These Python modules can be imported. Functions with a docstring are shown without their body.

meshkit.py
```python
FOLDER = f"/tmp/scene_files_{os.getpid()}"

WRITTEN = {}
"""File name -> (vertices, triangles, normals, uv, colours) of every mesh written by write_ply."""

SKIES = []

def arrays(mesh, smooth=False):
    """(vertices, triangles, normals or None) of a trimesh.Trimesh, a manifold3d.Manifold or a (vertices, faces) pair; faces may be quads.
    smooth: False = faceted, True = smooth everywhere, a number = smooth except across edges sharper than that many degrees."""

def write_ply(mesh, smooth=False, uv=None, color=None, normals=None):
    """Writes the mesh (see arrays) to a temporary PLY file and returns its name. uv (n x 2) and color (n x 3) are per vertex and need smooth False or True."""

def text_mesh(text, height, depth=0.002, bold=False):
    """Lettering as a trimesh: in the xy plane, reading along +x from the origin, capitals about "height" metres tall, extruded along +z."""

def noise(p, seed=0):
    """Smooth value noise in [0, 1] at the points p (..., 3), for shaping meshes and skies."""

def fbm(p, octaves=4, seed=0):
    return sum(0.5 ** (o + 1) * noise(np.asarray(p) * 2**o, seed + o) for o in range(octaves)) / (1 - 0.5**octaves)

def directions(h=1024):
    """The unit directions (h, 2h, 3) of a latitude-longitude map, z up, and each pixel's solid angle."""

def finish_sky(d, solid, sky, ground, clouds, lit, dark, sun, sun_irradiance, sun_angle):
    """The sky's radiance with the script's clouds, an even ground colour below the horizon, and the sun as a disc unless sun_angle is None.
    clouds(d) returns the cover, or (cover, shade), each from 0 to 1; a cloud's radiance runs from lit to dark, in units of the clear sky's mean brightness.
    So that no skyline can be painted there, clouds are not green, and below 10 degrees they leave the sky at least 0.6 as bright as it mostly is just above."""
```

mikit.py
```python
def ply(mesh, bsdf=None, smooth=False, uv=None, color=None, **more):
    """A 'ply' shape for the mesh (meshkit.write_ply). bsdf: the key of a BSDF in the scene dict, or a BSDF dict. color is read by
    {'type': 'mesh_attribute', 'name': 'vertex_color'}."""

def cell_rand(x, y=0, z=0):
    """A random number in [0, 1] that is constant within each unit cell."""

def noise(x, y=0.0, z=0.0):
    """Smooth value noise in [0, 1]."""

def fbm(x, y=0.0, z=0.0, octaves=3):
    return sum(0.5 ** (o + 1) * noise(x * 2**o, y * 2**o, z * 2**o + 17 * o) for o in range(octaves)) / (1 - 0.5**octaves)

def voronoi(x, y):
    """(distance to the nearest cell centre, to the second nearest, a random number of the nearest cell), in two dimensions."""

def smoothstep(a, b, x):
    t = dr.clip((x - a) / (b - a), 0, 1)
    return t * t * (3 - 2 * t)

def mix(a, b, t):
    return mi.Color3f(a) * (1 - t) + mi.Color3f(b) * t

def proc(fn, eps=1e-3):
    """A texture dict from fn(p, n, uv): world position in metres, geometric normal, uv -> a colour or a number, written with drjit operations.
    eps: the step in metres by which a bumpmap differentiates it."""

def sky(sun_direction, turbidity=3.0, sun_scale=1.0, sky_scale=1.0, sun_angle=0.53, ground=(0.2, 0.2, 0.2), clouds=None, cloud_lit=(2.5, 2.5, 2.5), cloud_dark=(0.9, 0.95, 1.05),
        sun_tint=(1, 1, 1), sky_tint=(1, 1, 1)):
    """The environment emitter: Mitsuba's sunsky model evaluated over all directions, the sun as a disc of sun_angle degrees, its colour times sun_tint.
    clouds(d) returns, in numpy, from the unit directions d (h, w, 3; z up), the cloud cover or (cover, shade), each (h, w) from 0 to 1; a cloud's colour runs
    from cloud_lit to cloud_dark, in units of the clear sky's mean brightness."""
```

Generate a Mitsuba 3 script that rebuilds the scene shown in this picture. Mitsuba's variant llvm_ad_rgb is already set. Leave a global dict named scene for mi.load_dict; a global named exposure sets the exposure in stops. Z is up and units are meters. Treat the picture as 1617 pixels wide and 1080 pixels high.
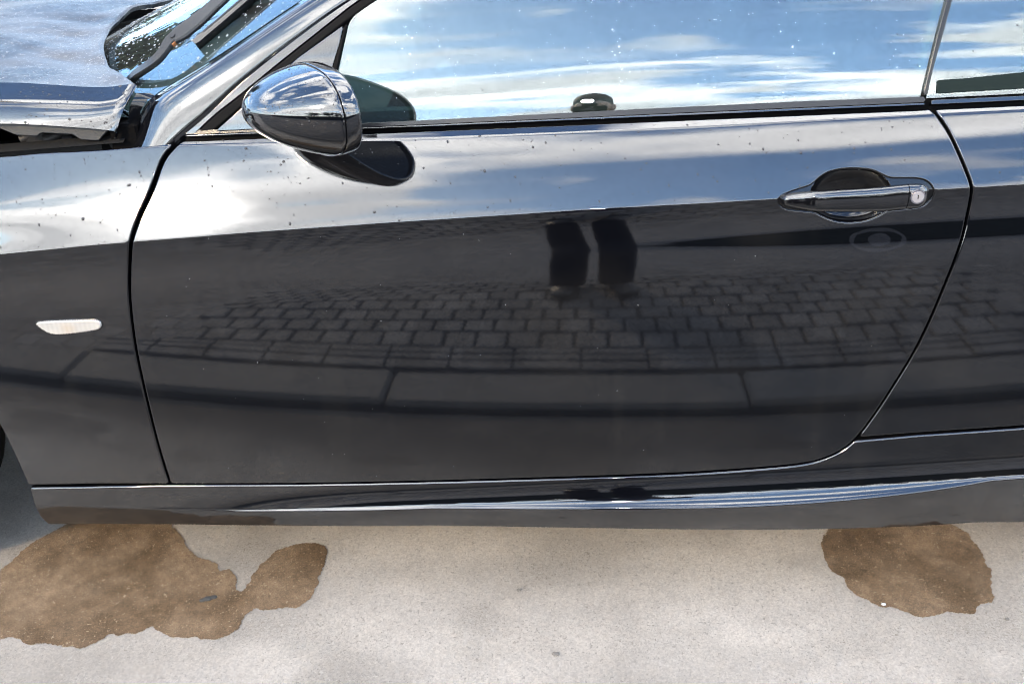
import math
import numpy as np
import trimesh
import mitsuba as mi
import drjit as dr
import manifold3d as m3
import shapely
from shapely.geometry import Polygon, Point
from scipy.spatial import Delaunay
import mikit
import meshkit
from mikit import noise, fbm, smoothstep, mix

T = mi.ScalarTransform4f
scene, labels = {}, {}
rng = np.random.default_rng(11)

# ------------------------------------------------------------------ camera, sky, exposure
exposure = 4.65
PITCH, YAW, ROLL = math.radians(27.0), math.radians(1.2), math.radians(-2.4)
CAM = np.array([0.12, -1.485, 1.36])
fwd = np.array([-math.sin(YAW) * math.cos(PITCH), math.cos(YAW) * math.cos(PITCH), -math.sin(PITCH)])
r0 = np.cross(fwd, [0, 0, 1]); r0 /= np.linalg.norm(r0)
u0 = np.cross(r0, fwd)
up = u0 * math.cos(ROLL) - r0 * math.sin(ROLL)
scene['camera'] = {'type': 'perspective', 'fov': math.degrees(2 * math.atan(808.5 / 1572.0)), 'fov_axis': 'x', 'near_clip': 0.005, 'far_clip': 2000.0,
                   'to_world': T().look_at(origin=CAM.tolist(), target=(CAM + fwd).tolist(), up=up.tolist())}


def az_el(az, el):
    """direction towards azimuth az (degrees, 0 = straight behind the photographer, + = towards the car's tail) and elevation el"""
    a, e = math.radians(az), math.radians(el)
    return np.array([math.sin(a) * math.cos(e), -math.cos(a) * math.cos(e), math.sin(e)])


def sky_clouds(d):
    """streaky high clouds on a flat layer over the place"""
    z = np.maximum(d[..., 2], 0.02)
    px, py = d[..., 0] / (z + .05), d[..., 1] / (z + .05)
    q = np.stack([px * 1.1, py * 2.0, 0 * px], -1)
    warp = meshkit.fbm(q * .6, 3, 5) - .5
    q2 = np.stack([px * .75 + warp * 1.3, py * 2.3 + warp * 1.6, 0 * px + 3.1], -1)
    a = meshkit.fbm(q2, 5, 1)
    fine = meshkit.fbm(np.stack([px * 1.8 + warp * 2, py * 6.5 + warp * 3, 0 * px], -1), 4, 9)
    c = a * .64 + fine * .36
    elev = np.degrees(np.arcsin(np.clip(d[..., 2], -1, 1)))
    low = (1 - np.clip((elev - 22) / 13, 0, 1)) * np.clip(.25 - d[..., 1] * 1.5, .0, 1)
    thr = .55 - .175 * low
    ang = np.degrees(np.arccos(np.clip(d @ az_el(-41, 28), -1, 1)))      # the bank of cloud that the sun shines through
    ang = ang * (1 + .9 * (meshkit.fbm(np.stack([px * 3.1, py * 6, 0 * px], -1), 4, 21) - .5) + 1.1 * (warp))
    core = np.exp(-(np.maximum(ang - 2, 0) / 3.2) ** 2)
    broad = np.exp(-(ang / 20) ** 2)
    cover = np.clip((c - thr + .05 * broad) / .13, 0, 1)
    cover = cover * cover * (3 - 2 * cover)
    puff = meshkit.fbm(d * [3.2, 4.2, 6.5] + 2.3, 5, 33) * .8 + fine * .2
    cover = np.clip(cover + np.clip((puff - .485) / .07, 0, 1) * np.clip((elev - 25) / 5, 0, 1) * .85, 0, 1)
    cover = np.clip(cover + 1.4 * core, 0, 1)
    tone = 3.7 - 1.7 * np.clip((meshkit.fbm(q2 * 1.4 + 7.7, 4, 3) - .40) / .25, 0, 1) + 1.0 * broad + 13 * core + .9 * np.clip((elev - 32) / 8, 0, 1)
    return cover * .93 + .02, 1 - (tone - 1.3) / (16 - 1.3)


SUN = az_el(-41, 28)
scene['sky'] = mikit.sky(SUN.tolist(), turbidity=3, sun_scale=0.16, sun_tint=(1.0, .93, .81), sky_scale=1.0, sky_tint=(.88, .975, 1.11), sun_angle=6.5, clouds=sky_clouds, cloud_lit=(16.0, 15.7, 15.2), cloud_dark=(1.3, 1.34, 1.42))


# ------------------------------------------------------------------ materials
def rgb(*c):
    return {'type': 'rgb', 'value': list(c)}


def lens_colour(p, n, uv):
    d = dr.sqrt(dr.square((p.x + .70) * .7) + dr.square(p.z - .608))
    return mix((.27, .245, .215), (.27, .27, .262), smoothstep(.002, .016, d)) * (.95 + .05 * dr.sin(p.x * 700))


def frit_colour(p, n, uv):
    u = dr.abs(dr.sin(p.x * 1300)) * dr.abs(dr.sin(p.z * 1300))
    return mix((.30, .33, .33), (.05, .06, .06), smoothstep(.2, .6, u))


def orange_peel(p, n, uv):
    return fbm(p.x * 55, p.y * 55, p.z * 55, octaves=2) + .35 * noise(p.x * 160, p.y * 160, p.z * 200)


def mat(key, d, two=True):
    scene[key] = {'type': 'twosided', 'bsdf': d} if two else d


def prin(c, rough=.5, **k):
    return {'type': 'principled', 'base_color': c if isinstance(c, dict) else rgb(*c), 'roughness': rough, **k}


def bump(d, fn, scale, eps=1e-3):
    return {'type': 'bumpmap', 'arbitrary': mikit.proc(fn, eps), 'scale': scale, 'bsdf': d}


def paint_colour(p, n, uv):
    dust = smoothstep(.45, .8, fbm(p.x * 6, p.y * 6, p.z * 9, octaves=3))
    runs = smoothstep(.72, .82, noise(p.x * 26, 1.7, p.z * 2.2)) * .5
    c = mix((.0012, .0014, .0022), (.0036, .0036, .0040), dust)
    return mix(c, (.006, .006, .006), runs * .5)


def hood_colour(p, n, uv):
    a = fbm(p.x * 5, p.y * 9, 2.0, octaves=4)
    g = noise(p.x * 420, p.y * 420, 1.0) * noise(p.x * 130, p.y * 130, 4.0)
    return mix((.022, .024, .028), (.095, .096, .098), smoothstep(.40, .62, a) * .5 + smoothstep(.35, .6, g) * .6)


mat('m_paint', bump(prin(mikit.proc(paint_colour), .04, eta=1.9), orange_peel, 1.1e-5, 2e-3))
mat('m_hood', bump(prin(mikit.proc(hood_colour), .34, eta=1.17), orange_peel, 5e-5, 2e-3))
mat('m_frit', prin(mikit.proc(frit_colour), .6))
mat('m_faint_oval', prin((.0052, .0060, .0085), .06, eta=1.85))
mat('m_trim', prin((.007, .007, .0075), .26, eta=1.45))
mat('m_gloss', prin((.003, .003, .0034), .07, eta=1.5))
mat('m_dark_reflection', prin((.004, .0085, .0075), .3, eta=1.2))  # colour of the painted-in dark reflection on the rear side glass
mat('m_dim', prin((.004, .005, .006), .08, eta=1.4))
mat('m_rubber', prin((.004, .004, .0044), .75, specular=.06))
mat('m_drop', prin((.14, .15, .165), .25))
mat('m_plastic', prin((.012, .0125, .014), .42, specular=.3))
mat('m_wiper', prin((.020, .022, .025), .4, specular=.25))
mat('m_dark', prin((.0015, .0015, .0018), .7, specular=.05))
mat('m_bay', prin((.009, .009, .0092), .5, specular=.3))
mat('m_bright', {'type': 'roughconductor', 'material': 'Al', 'alpha': .12})
mat('m_chrome', {'type': 'roughconductor', 'material': 'Cr', 'alpha': .05})
mat('m_lock', prin((.20, .20, .215), .5, metallic=.2))
mat('m_seat', prin((.020, .019, .019), .55, specular=.3))
mat('m_cabin', prin((.022, .024, .024), .6, specular=.3))
mat('m_cabin_light', prin((.10, .105, .10), .8))
mat('m_tyre', prin((.008, .008, .008), .75, specular=.2))
mat('m_lens', prin(mikit.proc(lens_colour), .12, eta=1.6))
mat('m_amber', prin((.75, .40, .18), .3))
mat('m_red', prin((.42, .035, .04), .4))
mat('m_spot', prin((.40, .43, .45), .25))
mat('m_speck', prin((.012, .012, .014), .5))
mat('m_rust', prin((.25, .10, .035), .8))


def glass(ior, t, film, r=(.92, 1.0, .985)):
    """a pane with a faint film of dust on it"""
    return {'type': 'blendbsdf', 'weight': film, 'pane': {'type': 'thindielectric', 'int_ior': ior, 'ext_ior': 1.0, 'specular_transmittance': rgb(*t), 'specular_reflectance': rgb(*r)},
            'film': {'type': 'twosided', 'bsdf': {'type': 'diffuse', 'reflectance': rgb(.16, .17, .165)}}}


scene['m_glass'] = glass(1.95, (.24, .36, .32), .03)
scene['m_glass_front'] = glass(1.45, (.55, .70, .66), .04)


def concrete_colour(p, n, uv):
    a = fbm(p.x * 2.1, p.y * 2.1, 0.0, octaves=4)
    b = fbm(p.x * 14, p.y * 14, 3.0, octaves=3)
    s = noise(p.x * 330, p.y * 330, 1.0)
    t = noise(p.x * 700, p.y * 700, 5.0)
    c = mix((.178, .166, .150), (.226, .214, .197), smoothstep(.3, .7, a))
    c = c * (.90 + .20 * b)
    c = c * (.76 + .48 * s * .6 + .48 * t * .4)
    c = c * (.93 + .14 * smoothstep(.35, .65, fbm(p.x * 5 + 3, p.y * 7, 8.0, octaves=4)))
    grit = smoothstep(.80, .93, noise(p.x * 270, p.y * 270, 9.0))
    c = mix(c, (.085, .078, .07), grit * .46)
    pale = smoothstep(.84, .93, noise(p.x * 240 + 40, p.y * 240, 2.0))
    c = mix(c, (.27, .265, .25), pale * .35)
    mirror_dim = smoothstep(-.22, -.62, p.y + .05 * (a - .5))          # road colour darkened towards the kerb to dim its reflection in the door
    c = mix(c, c * mi.Color3f(.275, .278, .29), mirror_dim)
    blot = smoothstep(.56, .70, fbm(p.x * 3.1 + 9, p.y * 13 + 4, 6.0, octaves=3)) * smoothstep(-.30, -.45, p.y)
    return mix(c, mi.Color3f(.022, .020, .019), blot * .35)


def concrete_height(p, n, uv):
    return .6 * fbm(p.x * 160, p.y * 160, 0.0, octaves=3) + .4 * noise(p.x * 40, p.y * 40, 3.0)


def wet_colour(p, n, uv):
    a = .6 * fbm(p.x * 5, p.y * 5, 4.0, octaves=4) + .4 * fbm(p.x * 14, p.y * 14, 1.0, octaves=3)
    b = fbm(p.x * 55, p.y * 55, 2.0, octaves=3)
    s = noise(p.x * 520, p.y * 520, 1.0)
    c = mix((.068, .045, .026), (.126, .090, .058), smoothstep(.30, .68, a))
    c = c * (.72 + .56 * b)
    c = c * (.72 + .56 * s)
    g = smoothstep(.86, .94, noise(p.x * 300, p.y * 300, 7.0))
    return mix(c, (.22, .18, .13), g * .7)


def paver_colour(p, n, uv):
    r = mikit.cell_rand(dr.floor(p.x * 10 + .3), dr.floor(p.y * 10 + .2), 3)
    return mi.Color3f(.105, .105, .108) * (.72 + .5 * r) * (.8 + .4 * fbm(p.x * 60, p.y * 60, 1.0, octaves=3)) * .55


def kerb_colour(p, n, uv):
    return mi.Color3f(.056, .056, .056) * (.75 + .5 * fbm(p.x * 20, p.y * 20, p.z * 20, octaves=4))


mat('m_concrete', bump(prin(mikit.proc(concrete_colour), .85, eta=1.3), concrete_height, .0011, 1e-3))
mat('m_wet', bump(prin(mikit.proc(wet_colour), .55, eta=1.33), concrete_height, .0009, 1e-3))
mat('m_paver', prin(mikit.proc(paver_colour), .85))
mat('m_kerb', prin(mikit.proc(kerb_colour), .85))
mat('m_joint', prin((.026, .026, .025), .9))
mat('m_asphalt', prin((.05, .05, .052), .9))
mat('m_trouser', prin((.004, .0045, .007), .9, specular=.1))
mat('m_hedge', prin((.010, .014, .012), .8, specular=.1))
mat('m_shoe', prin((.012, .012, .013), .5))
mat('m_jacket', prin((.03, .035, .05), .85))
mat('m_skin', prin((.42, .26, .19), .5))
mat('m_hair', prin((.03, .022, .016), .6))
mat('m_bark', prin((.09, .065, .045), .9))
mat('m_leaf', prin((.035, .055, .022), .7))
mat('m_leaf_dark', prin((.022, .035, .018), .7))
mat('m_brick', prin((.16, .065, .045), .85))
mat('m_stone', prin((.10, .095, .088), .85))


# ------------------------------------------------------------------ scene helpers
def key_for(name, parent=None):
    k = f'{parent}__{name}' if parent else name
    if k not in scene and k not in labels:
        return k
    i = 1
    while f'{k}_{i:03d}' in scene or f'{k}_{i:03d}' in labels:
        i += 1
    return f'{k}_{i:03d}'


def put(name, mesh, m, parent=None, smooth=False, normals=None, label=None, **extra):
    k = key_for(name, parent)
    if normals is not None:
        path = meshkit.write_ply(mesh, True, normals=normals)
        d = {'type': 'ply', 'filename': path, 'face_normals': False}
    else:
        d = mikit.ply(mesh, None, smooth=smooth)
    d['bsdf'] = {'type': 'ref', 'id': m}
    scene[k] = d
    if label or extra:
        labels[k] = {**({'label': label} if label else {}), **extra}
    return k


def thing(name, label, category, group=None):
    k = key_for(name)
    labels[k] = {'label': label, 'category': category}
    if group:
        labels[k]['group'] = group
    return k


def box(cx, cy, cz, sx, sy, sz, bevel=.0):
    if bevel:
        b = bevel
        pts = []
        for x in (-1, 1):
            for y in (-1, 1):
                for z in (-1, 1):
                    for k in range(3):
                        o = [sx / 2 - b, sy / 2 - b, sz / 2 - b]; o[k] += b
                        pts.append([cx + x * o[0], cy + y * o[1], cz + z * o[2]])
        m = m3.Manifold.hull_points(np.array(pts))
        q = m.to_mesh()
        return trimesh.Trimesh(q.vert_properties[:, :3], q.tri_verts, process=False)
    m = trimesh.creation.box((sx, sy, sz)); m.apply_translation((cx, cy, cz)); return m


def cat(*ms):
    return trimesh.util.concatenate([m for m in ms])


def tube(pts, rad, n=12, closed=True, flat=None):
    """swept tube along pts; rad a number or list; flat=(direction, factor) squashes it"""
    pts = np.asarray(pts, float); k = len(pts)
    rad = np.broadcast_to(np.asarray(rad, float), (k,))
    tan = np.gradient(pts, axis=0); tan /= np.linalg.norm(tan, axis=1, keepdims=True)
    ref = np.array([0, 0, 1.0]) if abs(tan[:, 2]).max() < .9 else np.array([1.0, 0, 0])
    V = []
    for p, t, r in zip(pts, tan, rad):
        a = np.cross(t, ref); a /= np.linalg.norm(a); b = np.cross(a, t)
        ang = np.arange(n) * 2 * np.pi / n
        V.append(p + r * (np.cos(ang)[:, None] * a + np.sin(ang)[:, None] * b))
    V = np.vstack(V); F = []
    for i in range(k - 1):
        for j in range(n):
            q = (j + 1) % n
            F += [[i * n + j, i * n + q, (i + 1) * n + q], [i * n + j, (i + 1) * n + q, (i + 1) * n + j]]
    if closed:
        V = np.vstack([V, pts[:1], pts[-1:]])
        for j in range(n):
            q = (j + 1) % n
            F += [[q, j, k * n], [(k - 1) * n + j, (k - 1) * n + q, k * n + 1]]
    m = trimesh.Trimesh(V, F, process=False); m.fix_normals(); return m


def grid_mesh(P):
    """P (a, b, 3) -> mesh"""
    a, b, _ = P.shape
    i = np.arange(a * b).reshape(a, b)
    F = np.vstack([np.stack([i[:-1, :-1], i[1:, :-1], i[1:, 1:]], -1).reshape(-1, 3), np.stack([i[:-1, :-1], i[1:, 1:], i[:-1, 1:]], -1).reshape(-1, 3)])
    return trimesh.Trimesh(P.reshape(-1, 3), F, process=False)


def resample(c, step):
    c = np.asarray(c, float)
    s = np.r_[0, np.cumsum(np.linalg.norm(np.diff(c, axis=0), axis=1))]
    n = max(2, int(round(s[-1] / step)) + 1)
    t = np.linspace(0, s[-1], n)
    return np.stack([np.interp(t, s, c[:, k]) for k in range(c.shape[1])], 1)


def smooth_curve(c, step=.01, it=2):
    """Chaikin corner cutting of an open polyline, ends kept"""
    c = np.asarray(c, float)
    for _ in range(it):
        q = .75 * c[:-1] + .25 * c[1:]; r = .25 * c[:-1] + .75 * c[1:]
        c = np.vstack([c[:1], np.stack([q, r], 1).reshape(-1, c.shape[1])[1:-1], c[-1:]])
    return resample(c, step)


# ------------------------------------------------------------------ the car's side surface
X0, RP = 0.98, 13.0


def sst(a, b, x):
    t = np.clip((x - a) / (b - a), 0, 1); return t * t * (3 - 2 * t)


def tn(d):
    return np.tan(np.radians(d))


def y0(x):
    return (x - X0) ** 2 / (2 * RP)


def poly(k, x):
    xc = np.clip(x, -1.0, 1.1); d = np.polyder(np.array(k))
    return np.polyval(k, xc) + np.polyval(d, xc) * (x - xc)


ZB = [-0.0078, 0.0289, 0.9389]; Z2 = [0.0022, 0.0252, 0.927]; ZC = [0.0074, -0.0262, 0.0584, 0.8106]
LT = [-0.0085, 0.0647, 0.2603]; LB = [0.0582, -0.0237, 0.0311, 0.253]; BOT = [-0.0381, 0.0230, 0.1967]


def zb(x): return poly(ZB, x)
def z2(x): return np.minimum(poly(Z2, x), zb(x) - .009)
def zc(x): return poly(ZC, x)
def lt(x): return poly(LT, x)
def lb(x): return np.minimum(poly(LB, np.clip(x, -.45, 1.0)), lt(np.clip(x, -.45, 1.1)) - .005) + np.where(x < -.45, (x + .45) * .03, 0)
def bot(x): return poly(BOT, x)


RC = .0018


def nodes(x):
    """heights (top down) and slopes dy/dz of the side's section at x: belt, hip line, crease, hollow under it, flat, sill ledge, tuck-under"""
    x = np.asarray(x, float); o = np.ones_like(x)
    f = sst(-.80, -.12, x); r = 1 - sst(.85, 1.15, x)
    tm = 7.0 + 3.0 * sst(.1, .7, x)
    t8 = 4 + 47 * f * (.55 + .45 * r); t7 = 2 + 19 * f
    ltx = np.maximum(lt(x), lb(x) + .004)
    zs = [zb(x) + .03, zb(x), z2(x) + RC, z2(x) - RC, zc(x) + RC, zc(x) - RC, zc(x) - .065, zc(x) - .13, zc(x) - .2, ltx + .045, ltx, lb(x) + RC, lb(x) - RC, bot(x), bot(x) - .2]
    ms = [tn(62) * o, tn(62) * o, tn(65) * o, tn(31) * o, tn(24) * o, tn(-6) * o, tn(tm), tn(.8) * o, 0 * o, tn(.3) * o, tn(t7), tn(t8), tn(-9) * o, tn(-24) * o, tn(-24) * o]
    return zs, ms


def Y(x, z):
    x = np.asarray(x, float); z = np.asarray(z, float); zs, ms = nodes(x)

    def integ(zz):
        tot = 0
        for a, b, ma, mb in zip(zs[1:], zs[:-1], ms[1:], ms[:-1]):
            h = np.clip(zz, a, b) - a; L = np.maximum(b - a, 1e-6)
            tot = tot + ma * h + .5 * (mb - ma) / L * h * h
        return tot
    flare = .011 * np.exp(-((x + 1.02) / .27) ** 2) * sst(0, .06, z - zc(x)) * (1 - sst(.07, .15, z - zc(x)))
    return y0(x) + integ(z) - integ(zc(x)) - flare


def G(x, z):
    h = z - zb(x)
    return y0(x) + .094 + tn(14.0) * h + .5 * 1.0 * h * np.abs(h)


def surf_normal(fn, x, z, e=4e-4):
    dx = (fn(x + e, z) - fn(x - e, z)) / (2 * e); dz = (fn(x, z + e) - fn(x, z - e)) / (2 * e)
    n = np.stack([dx, -np.ones_like(dx), dz], -1); return n / np.linalg.norm(n, axis=-1, keepdims=True)


def feature_rows(x0, x1, step):
    xs = np.arange(x0, x1, step); rows = []
    for f in (zc, z2, lb):
        for o in (-.012, -.009, -.006, -.003, -.0018, -.0009, 0, .0009, .0018, .003, .006, .009, .012):
            rows.append(np.stack([xs, f(xs) + o], 1))
    return np.vstack(rows)


def panel(poly_xz, fn, r=.0025, depth=.014, h=.008, step=.005, features=True, gap=.0, hole=None, rows=None):
    """a sheet-metal panel: the area poly_xz of the surface y = fn(x, z), its border rolled in with radius r and turned in by depth. -> mesh, normals"""
    P = Polygon(poly_xz).buffer(0)
    if gap:
        P = P.buffer(-gap, join_style=2)
    if hole is not None:
        P = P.difference(Polygon(hole))
    A = P.buffer(-r) if r else P
    if A.geom_type != 'Polygon':
        A = max(A.geoms, key=lambda g: g.area)
    rings = []
    for i, ring in enumerate([A.exterior, *A.interiors]):
        c = resample(np.array(ring.coords), step)[:-1]
        if (i == 0) != bool(Polygon(c).exterior.is_ccw):
            c = c[::-1]
        rings.append(c)
    x0, z0, x1, z1 = A.bounds
    gx, gz = np.meshgrid(np.arange(x0, x1, h), np.arange(z0, z1, h))
    gx = gx + (np.arange(gx.shape[0]) % 2)[:, None] * h * .5
    pts = np.stack([gx.ravel(), gz.ravel()], 1)
    if features:
        fr = feature_rows(x0, x1, h * .8)
        d = np.min([np.abs(pts[:, 1] - f(pts[:, 0])) for f in (zc, z2, lb)], 0)
        pts = np.vstack([pts[d > .014], fr])
    if rows is not None:
        pts = np.vstack([pts, rows])
    inner = A.buffer(-min(h, step) * .35)
    keep = shapely.contains_xy(inner, pts[:, 0], pts[:, 1])
    allp = np.vstack(rings + [pts[keep]])
    tri = Delaunay(allp).simplices
    cen = allp[tri].mean(1)
    tri = tri[shapely.contains_xy(A, cen[:, 0], cen[:, 1])]
    e1 = allp[tri[:, 1]] - allp[tri[:, 0]]; e2 = allp[tri[:, 2]] - allp[tri[:, 0]]
    ar = e1[:, 0] * e2[:, 1] - e1[:, 1] * e2[:, 0]
    tri = np.where((ar < 0)[:, None], tri[:, ::-1], tri)[np.abs(ar) > 1e-12]
    V = np.stack([allp[:, 0], fn(allp[:, 0], allp[:, 1]), allp[:, 1]], 1)
    N = surf_normal(fn, allp[:, 0], allp[:, 1])
    Vs, Ns, Fs, at, start = [V], [N], [tri], len(V), 0
    if r:
        for c in rings:
            n = len(c)
            t2 = np.roll(c, -1, 0) - np.roll(c, 1, 0); t2 /= np.linalg.norm(t2, axis=1, keepdims=True)
            o2 = np.stack([t2[:, 1], -t2[:, 0]], 1)
            b, nb = V[start:start + n], N[start:start + n]
            o3 = np.stack([o2[:, 0], 0 * o2[:, 0], o2[:, 1]], 1)
            o3 = o3 - (o3 * nb).sum(1, keepdims=True) * nb; o3 /= np.linalg.norm(o3, axis=1, keepdims=True)
            prev = np.arange(start, start + n)
            for th, extra in ((22.5, 0), (45, 0), (67.5, 0), (90, 0), (90, depth)):
                a = math.radians(th)
                v = b + o3 * r * math.sin(a) - nb * (r * (1 - math.cos(a)) + extra)
                Vs.append(v); Ns.append(nb * math.cos(a) + o3 * math.sin(a))
                cur = np.arange(at, at + n); at += n
                pn, cn = np.roll(prev, -1), np.roll(cur, -1)
                Fs += [np.stack([prev, cur, cn], 1), np.stack([prev, cn, pn], 1)]
                prev = cur
            start += n
    m = trimesh.Trimesh(np.vstack(Vs), np.vstack(Fs), process=False)
    return m, np.vstack(Ns)


def put_panel(name, parent, m, *a, label=None, **k):
    mesh, nrm = panel(*a, **k)
    return put(name, mesh, m, parent, normals=nrm, label=label)


fshut = [(-0.4585, 0.9253), (-0.4710, 0.9137), (-0.4846, 0.9025), (-0.4962, 0.8847), (-0.5106, 0.8498), (-0.5374, 0.8055), (-0.5542, 0.7647), (-0.5687, 0.7040), (-0.5774, 0.6420), (-0.5841, 0.5736), (-0.5859, 0.5051), (-0.5857, 0.4028), (-0.5836, 0.3413), (-0.5785, 0.2770)]
rshut = [(0.7549, 0.9585), (0.7569, 0.9549), (0.7636, 0.9472), (0.7811, 0.9218), (0.7986, 0.8822), (0.8076, 0.8599), (0.8123, 0.8465), (0.8148, 0.8235), (0.8117, 0.7788), (0.8052, 0.7411), (0.7914, 0.6794), (0.7775, 0.6171), (0.7600, 0.5586), (0.7394, 0.5080), (0.7142, 0.4487), (0.6870, 0.3951), (0.6615, 0.3679), (0.6291, 0.3508), (0.5997, 0.3435), (0.5657, 0.3385), (0.4668, 0.3297), (0.3545, 0.3215), (0.1836, 0.3135), (0.0680, 0.3080), (-0.1683, 0.2963), (-0.2893, 0.2899), (-0.5785, 0.2770)]
hand = [(0.5152, 0.8324), (0.5179, 0.8373), (0.5252, 0.8411), (0.5427, 0.8470), (0.5659, 0.8527), (0.5724, 0.8584), (0.5806, 0.8645), (0.5894, 0.8696), (0.6010, 0.8733), (0.6183, 0.8754), (0.6356, 0.8755), (0.6528, 0.8741), (0.6642, 0.8715), (0.6755, 0.8663), (0.6868, 0.8605), (0.7068, 0.8601), (0.7269, 0.8597), (0.7397, 0.8576), (0.7482, 0.8526), (0.7532, 0.8454), (0.7553, 0.8395), (0.7541, 0.8301), (0.7487, 0.8225), (0.7396, 0.8160), (0.7197, 0.8129), (0.6879, 0.8116), (0.6811, 0.8072), (0.6743, 0.8028), (0.6632, 0.7979), (0.6518, 0.7948), (0.6373, 0.7933), (0.6227, 0.7937), (0.6093, 0.7959), (0.5988, 0.7992), (0.5866, 0.8047), (0.5742, 0.8116), (0.5506, 0.8140), (0.5269, 0.8178), (0.5199, 0.8233)]
ARCH_C, ARCH_R = (-1.26, .30), .376
ARCH_C2, ARCH_R2 = (1.56, .30), .385

car = thing('car', 'dark grey two-door car with an ill-fitting bonnet, parked along the pale concrete', 'car')

fs = smooth_curve(fshut, .006)
rs = smooth_curve(rshut, .006)
xs = np.linspace(-.4585, .7549, 200)[1:-1]
top = np.stack([xs, zb(xs) - .0005], 1)
fs_door = fs + np.stack([.0035 * sst(.66, .86, fs[:, 1]) + .0005, 0 * fs[:, 0]], 1)
door_outline = np.vstack([fs_door[::-1], top, rs])
hand_s = np.vstack([smooth_curve(hand + hand[:1], .002, 2)])[:-1]


def dense(poly_, o, h):
    a = Polygon(poly_).buffer(o); b = a.bounds
    gx, gz = np.meshgrid(np.arange(b[0], b[2], h), np.arange(b[1], b[3], h))
    p = np.stack([gx.ravel(), gz.ravel()], 1)
    return p[shapely.contains_xy(a, p[:, 0], p[:, 1])]


door = put_panel('door', car, 'm_paint', door_outline, Y, r=.0028, depth=.016, h=.0055, step=.004, gap=.0018, hole=hand_s, label='long front door with a sharp crease, mirroring sky above it and paving below')

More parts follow.
